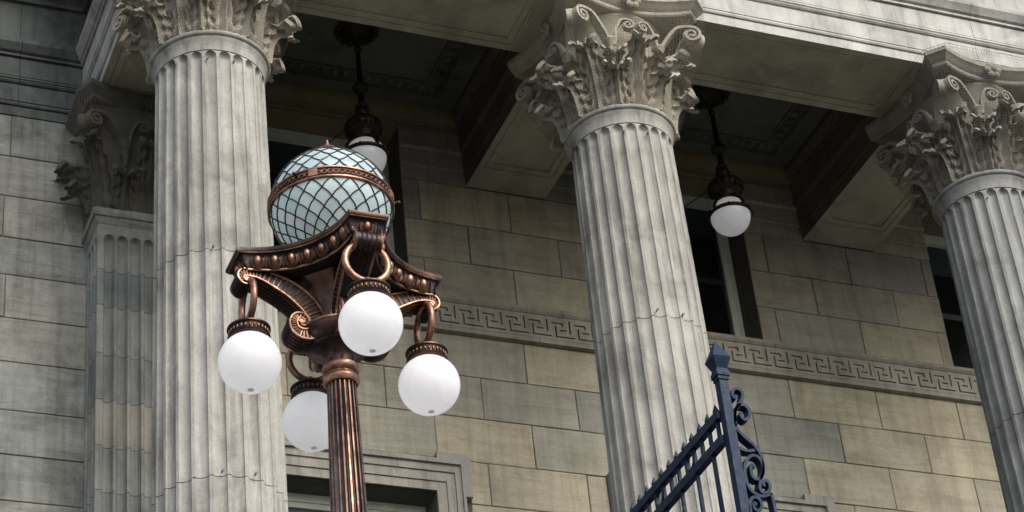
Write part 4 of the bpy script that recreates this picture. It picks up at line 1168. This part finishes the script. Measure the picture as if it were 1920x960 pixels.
# ------------------------------------------------------------------ hanging lamps in the porch
ZG = 14.41
def pendant(x, y, label):
    root = tag(empty('pendant_lamp', (x, y, ZG-0.24)), label, 'hanging lamp', 'hanging lamps under the porch ceiling')
    def pl(nm, mb, mat, sm=45, par=None): return put(nm, mb.shifted((x, y, 0)), mat, par or root, sm)
    m = MB(); m.sphere((0, 0, ZG), 0.222, 40, 24); pl('globe', m, 'oldglobe', 80)
    m = MB(); m.tube([(0.232*math.cos(a), 0.232*math.sin(a), ZG+0.012) for a in [2*PI*k/48 for k in range(48)]], 0.021, 10, closed=True)
    for k in range(4):
        a = R(15+90*k)
        m.tube([(0.232*math.cos(e)*math.cos(a), 0.232*math.cos(e)*math.sin(a), ZG+0.232*math.sin(e)) for e in [R(3)+R(68)*j/10 for j in range(11)]], 0.020, 8)
    for k in range(4):
        a = R(60+90*k); e = MB(); e.sphere((0.25*math.cos(a), 0.25*math.sin(a), ZG+0.012), 0.018, 8, 6); m.add(e.v, e.f)
    pl('cage', m, 'oldbronze')
    m = MB(); m.lathe([(r_, z_+0.035) for r_, z_ in ((0.09, ZG+0.19), (0.12, ZG+0.205), (0.125, ZG+0.225), (0.11, ZG+0.24), (0.12, ZG+0.265), (0.16, ZG+0.29), (0.190, ZG+0.335), (0.195, ZG+0.375), (0.18, ZG+0.41), (0.14, ZG+0.435), (0.09, ZG+0.45), (0.05, ZG+0.456))], 40)
    cr = pl('crown', m, 'oldbronze', 35)
    for k in range(18):
        a = 2*PI*k/18; e = MB(); e.sphere((0, 0, 0), 1, 7, 5)
        q = MB(); q.add([(0.19*math.cos(a)+X_*0.018, 0.19*math.sin(a)+Y_*0.018, ZG+0.375+Z_*0.045) for X_, Y_, Z_ in e.v], e.f)
        pl('crown_petal', q, 'oldbronze', 60, cr)
    m = MB(); m.lathe([(0.045, ZG+0.488), (0.05, ZG+0.52), (0.075, ZG+0.56), (0.08, ZG+0.60), (0.06, ZG+0.65), (0.072, ZG+0.67), (0.055, ZG+0.70), (0.035, ZG+0.74), (0.032, ZG+0.86), (0.05, ZG+0.88), (0.085, ZG+0.91), (0.085, ZG+0.945), (0.05, ZG+0.985), (0.034, ZG+1.01), (0.030, ZG+1.12), (0.026, ZG+1.38), (0.02, ZG+1.41), (0.02, ZG+1.43)], 24)
    pl('stem', m, 'black', 35)
    m = MB()
    for k, (zc_, rr) in enumerate(((ZG+1.455, 0), (ZG+1.515, 1))):
        m.tube([((0.03*math.cos(a)) if rr == 0 else 0, (0.03*math.cos(a)) if rr else 0, zc_+0.042*math.sin(a)) for a in [2*PI*j/16 for j in range(16)]], 0.010, 6, closed=True)
    pl('chain_link', m, 'black')
    m = MB(); m.lathe([(0.018, ZG+1.545), (0.03, ZG+1.56), (0.05, ZG+1.60), (0.09, ZG+1.63), (0.13, ZG+1.665), (0.165, ZG+1.69), (0.175, ZC-0.003)], 32)
    ca = pl('ceiling_rose', m, 'black', 35)
    for k in range(16):
        a = 2*PI*k/16; e = MB(); e.sphere((0, 0, 0), 1, 8, 5); q = MB()
        q.add([(0.205*math.cos(a)+X_*0.042, 0.205*math.sin(a)+Y_*0.042, ZC-0.02+Z_*0.022) for X_, Y_, Z_ in e.v], e.f); pl('rose_petal', q, 'black', 60, ca)
    m = MB(); m.tube([(-0.17, 0.02, ZG+0.36), (-0.55, 0.62, ZG+0.24), (-0.95, 1.25, ZG+0.16), (-0.97, YW+0.37-y, ZG+0.10)], 0.007, 6); pl('stay_cable', m, 'black')
    return root
pendant(6.735, 17.655, 'black hanging lamp with white globe, partly behind the leaded globe')
pendant(10.955, 17.655, 'black hanging lamp with white globe right of the middle column')

# ------------------------------------------------------------------ iron gate with scrolled post
GX, GY = 4.372, 7.36
GATE = tag(empty('iron_railing', (GX, GY, TZ)), 'navy blue iron railing with spear pickets, pointed post and scrollwork', 'railing')
mb = MB(); mb.box(GX-0.021, GX+0.021, GY-0.021, GY+0.021, TZ+0.002, 5.10); put('post', mb, 'iron', GATE)
mb = MB()
for a, b, h in ((5.092, 5.108, 0.026), (5.110, 5.134, 0.031), (5.136, 5.146, 0.027)): mb.box(GX-h, GX+h, GY-h, GY+h, a, b)
mb.tube([(GX+0.005, GY-0.030, 5.121), (GX+0.005, GY-0.034, 5.121)], 0.005, 8)
put('post_collar', mb, 'iron', GATE)
def sq(h, z): return [(GX-h, GY-h, z), (GX+h, GY-h, z), (GX+h, GY+h, z), (GX-h, GY+h, z)]
put('finial', loft([sq(0.024, 5.147), sq(0.043, 5.200), sq(0.0015, 5.296)]), 'iron', GATE)
FX = 4.352
GATE_LEN = 2.3
for z0, z1 in ((4.918, 4.957), (4.795, 4.835), (2.05, 2.085)):
    mb = MB(); mb.box(FX-0.016, FX+0.016, GY+0.0215, GY+GATE_LEN, z0, z1); put('rail', mb, 'iron', GATE)
pk_t = MB(); pk_t.box(-0.0075, 0.0075, -0.0075, 0.0075, 4.8355, 4.9245)
pk_t.add([(-0.0075, -0.0075, 4.9575), (0.0075, -0.0075, 4.9575), (0.0075, 0.0075, 4.9575), (-0.0075, 0.0075, 4.9575), (-0.011, -0.011, 4.972), (0.011, -0.011, 4.972), (0.011, 0.011, 4.972), (-0.011, 0.011, 4.972), (0, 0, 5.008)],
         [(3, 2, 1, 0), (0, 1, 5, 4), (1, 2, 6, 5), (2, 3, 7, 6), (3, 0, 4, 7), (4, 5, 8), (5, 6, 8), (6, 7, 8), (7, 4, 8)])
pk_l = MB(); pk_l.v = list(pk_t.v); pk_l.f = list(pk_t.f); pk_l.m = list(pk_t.m)
pk_l.box(-0.0075, 0.0075, -0.0075, 0.0075, 2.0855, 4.7995)
pk_t = to_mesh('picket', pk_t, 'iron'); pk_l = to_mesh('picket', pk_l, 'iron')
rgm = MB(); rgm.ribbon([(0, 0.040*math.cos(a), 4.880+0.042*math.sin(a)) for a in [2*PI*k/24 for k in range(24)]], (1, 0, 0), 0.022, 0.008, closed=True); rgm = to_mesh('ring', rgm, 'iron', 50)
for k in range(27):
    y = GY+0.055+k*0.0803
    place('picket', pk_l if k % 2 == 1 else pk_t, GATE, (FX, y, 0))
for k in range(1, 7): place('ring', rgm, GATE, (FX, GY+0.055+0.0803*(4*k-0.5), 0))
mb = MB(); mb.box(FX-0.03, FX+0.03, GY+GATE_LEN, GY+GATE_LEN+0.05, TZ+0.002, 5.05); put('end_post', mb, 'iron', GATE)
# scrollwork on the right side of the post
A = (GX+0.022, 5.096)
def bar(nm, pts, k=6, th=0.0135, wd=0.042, par=None):
    P = catmull(pts, k); mb = MB(); mb.ribbon([(A[0]+x, GY, A[1]+z) for x, z in P], (0, 1, 0), wd, th)
    return put(nm, mb, 'iron', par or GATE, 50)
main = bar('scroll_bar', [(0.030, -0.078), (0.022, -0.092), (0.012, -0.080), (0.016, -0.055), (0.040, -0.042), (0.060, -0.060), (0.056, -0.090), (0.035, -0.125), (0.012, -0.155), (0.003, -0.20), (0.004, -0.245), (0.034, -0.283), (0.076, -0.323), (0.100, -0.372), (0.098, -0.435), (0.076, -0.490), (0.066, -0.530), (0.080, -0.552), (0.106, -0.540), (0.116, -0.510), (0.102, -0.488), (0.086, -0.500), (0.090, -0.518)])
bar('scroll', [(0.003, -0.235), (0.005, -0.185), (0.020, -0.140), (0.052, -0.122), (0.078, -0.142), (0.074, -0.180), (0.050, -0.197), (0.034, -0.182), (0.042, -0.162)], par=main)
bar('scroll', [(0.060, -0.430), (0.047, -0.418), (0.038, -0.440), (0.040, -0.475), (0.062, -0.487), (0.090, -0.462), (0.098, -0.41), (0.080, -0.375), (0.045, -0.378), (0.015, -0.420), (0.006, -0.480), (0.015, -0.535), (0.045, -0.562), (0.080, -0.566), (0.116, -0.548)], par=main)
bar('scroll', [(0.116, -0.548), (0.121, -0.62), (0.122, -0.75), (0.10, -0.86), (0.04, -0.93), (0.003, -1.0)], par=main)
bar('scroll', [(0.036, -0.612), (0.024, -0.605), (0.022, -0.630), (0.042, -0.640), (0.060, -0.615), (0.052, -0.582), (0.026, -0.578), (0.006, -0.605), (0.003, -0.66), (0.02, -0.74)], par=main)
bar('scroll', [(0.002, -0.343), (0.03, -0.352), (0.072, -0.346)], par=main)
mb = MB(); e = MB(); e.sphere((A[0]+0.004, GY-0.018, A[1]-0.222), 0.007, 8, 6); mb.add(e.v, e.f); put('rivet', mb, 'iron', main, 50)
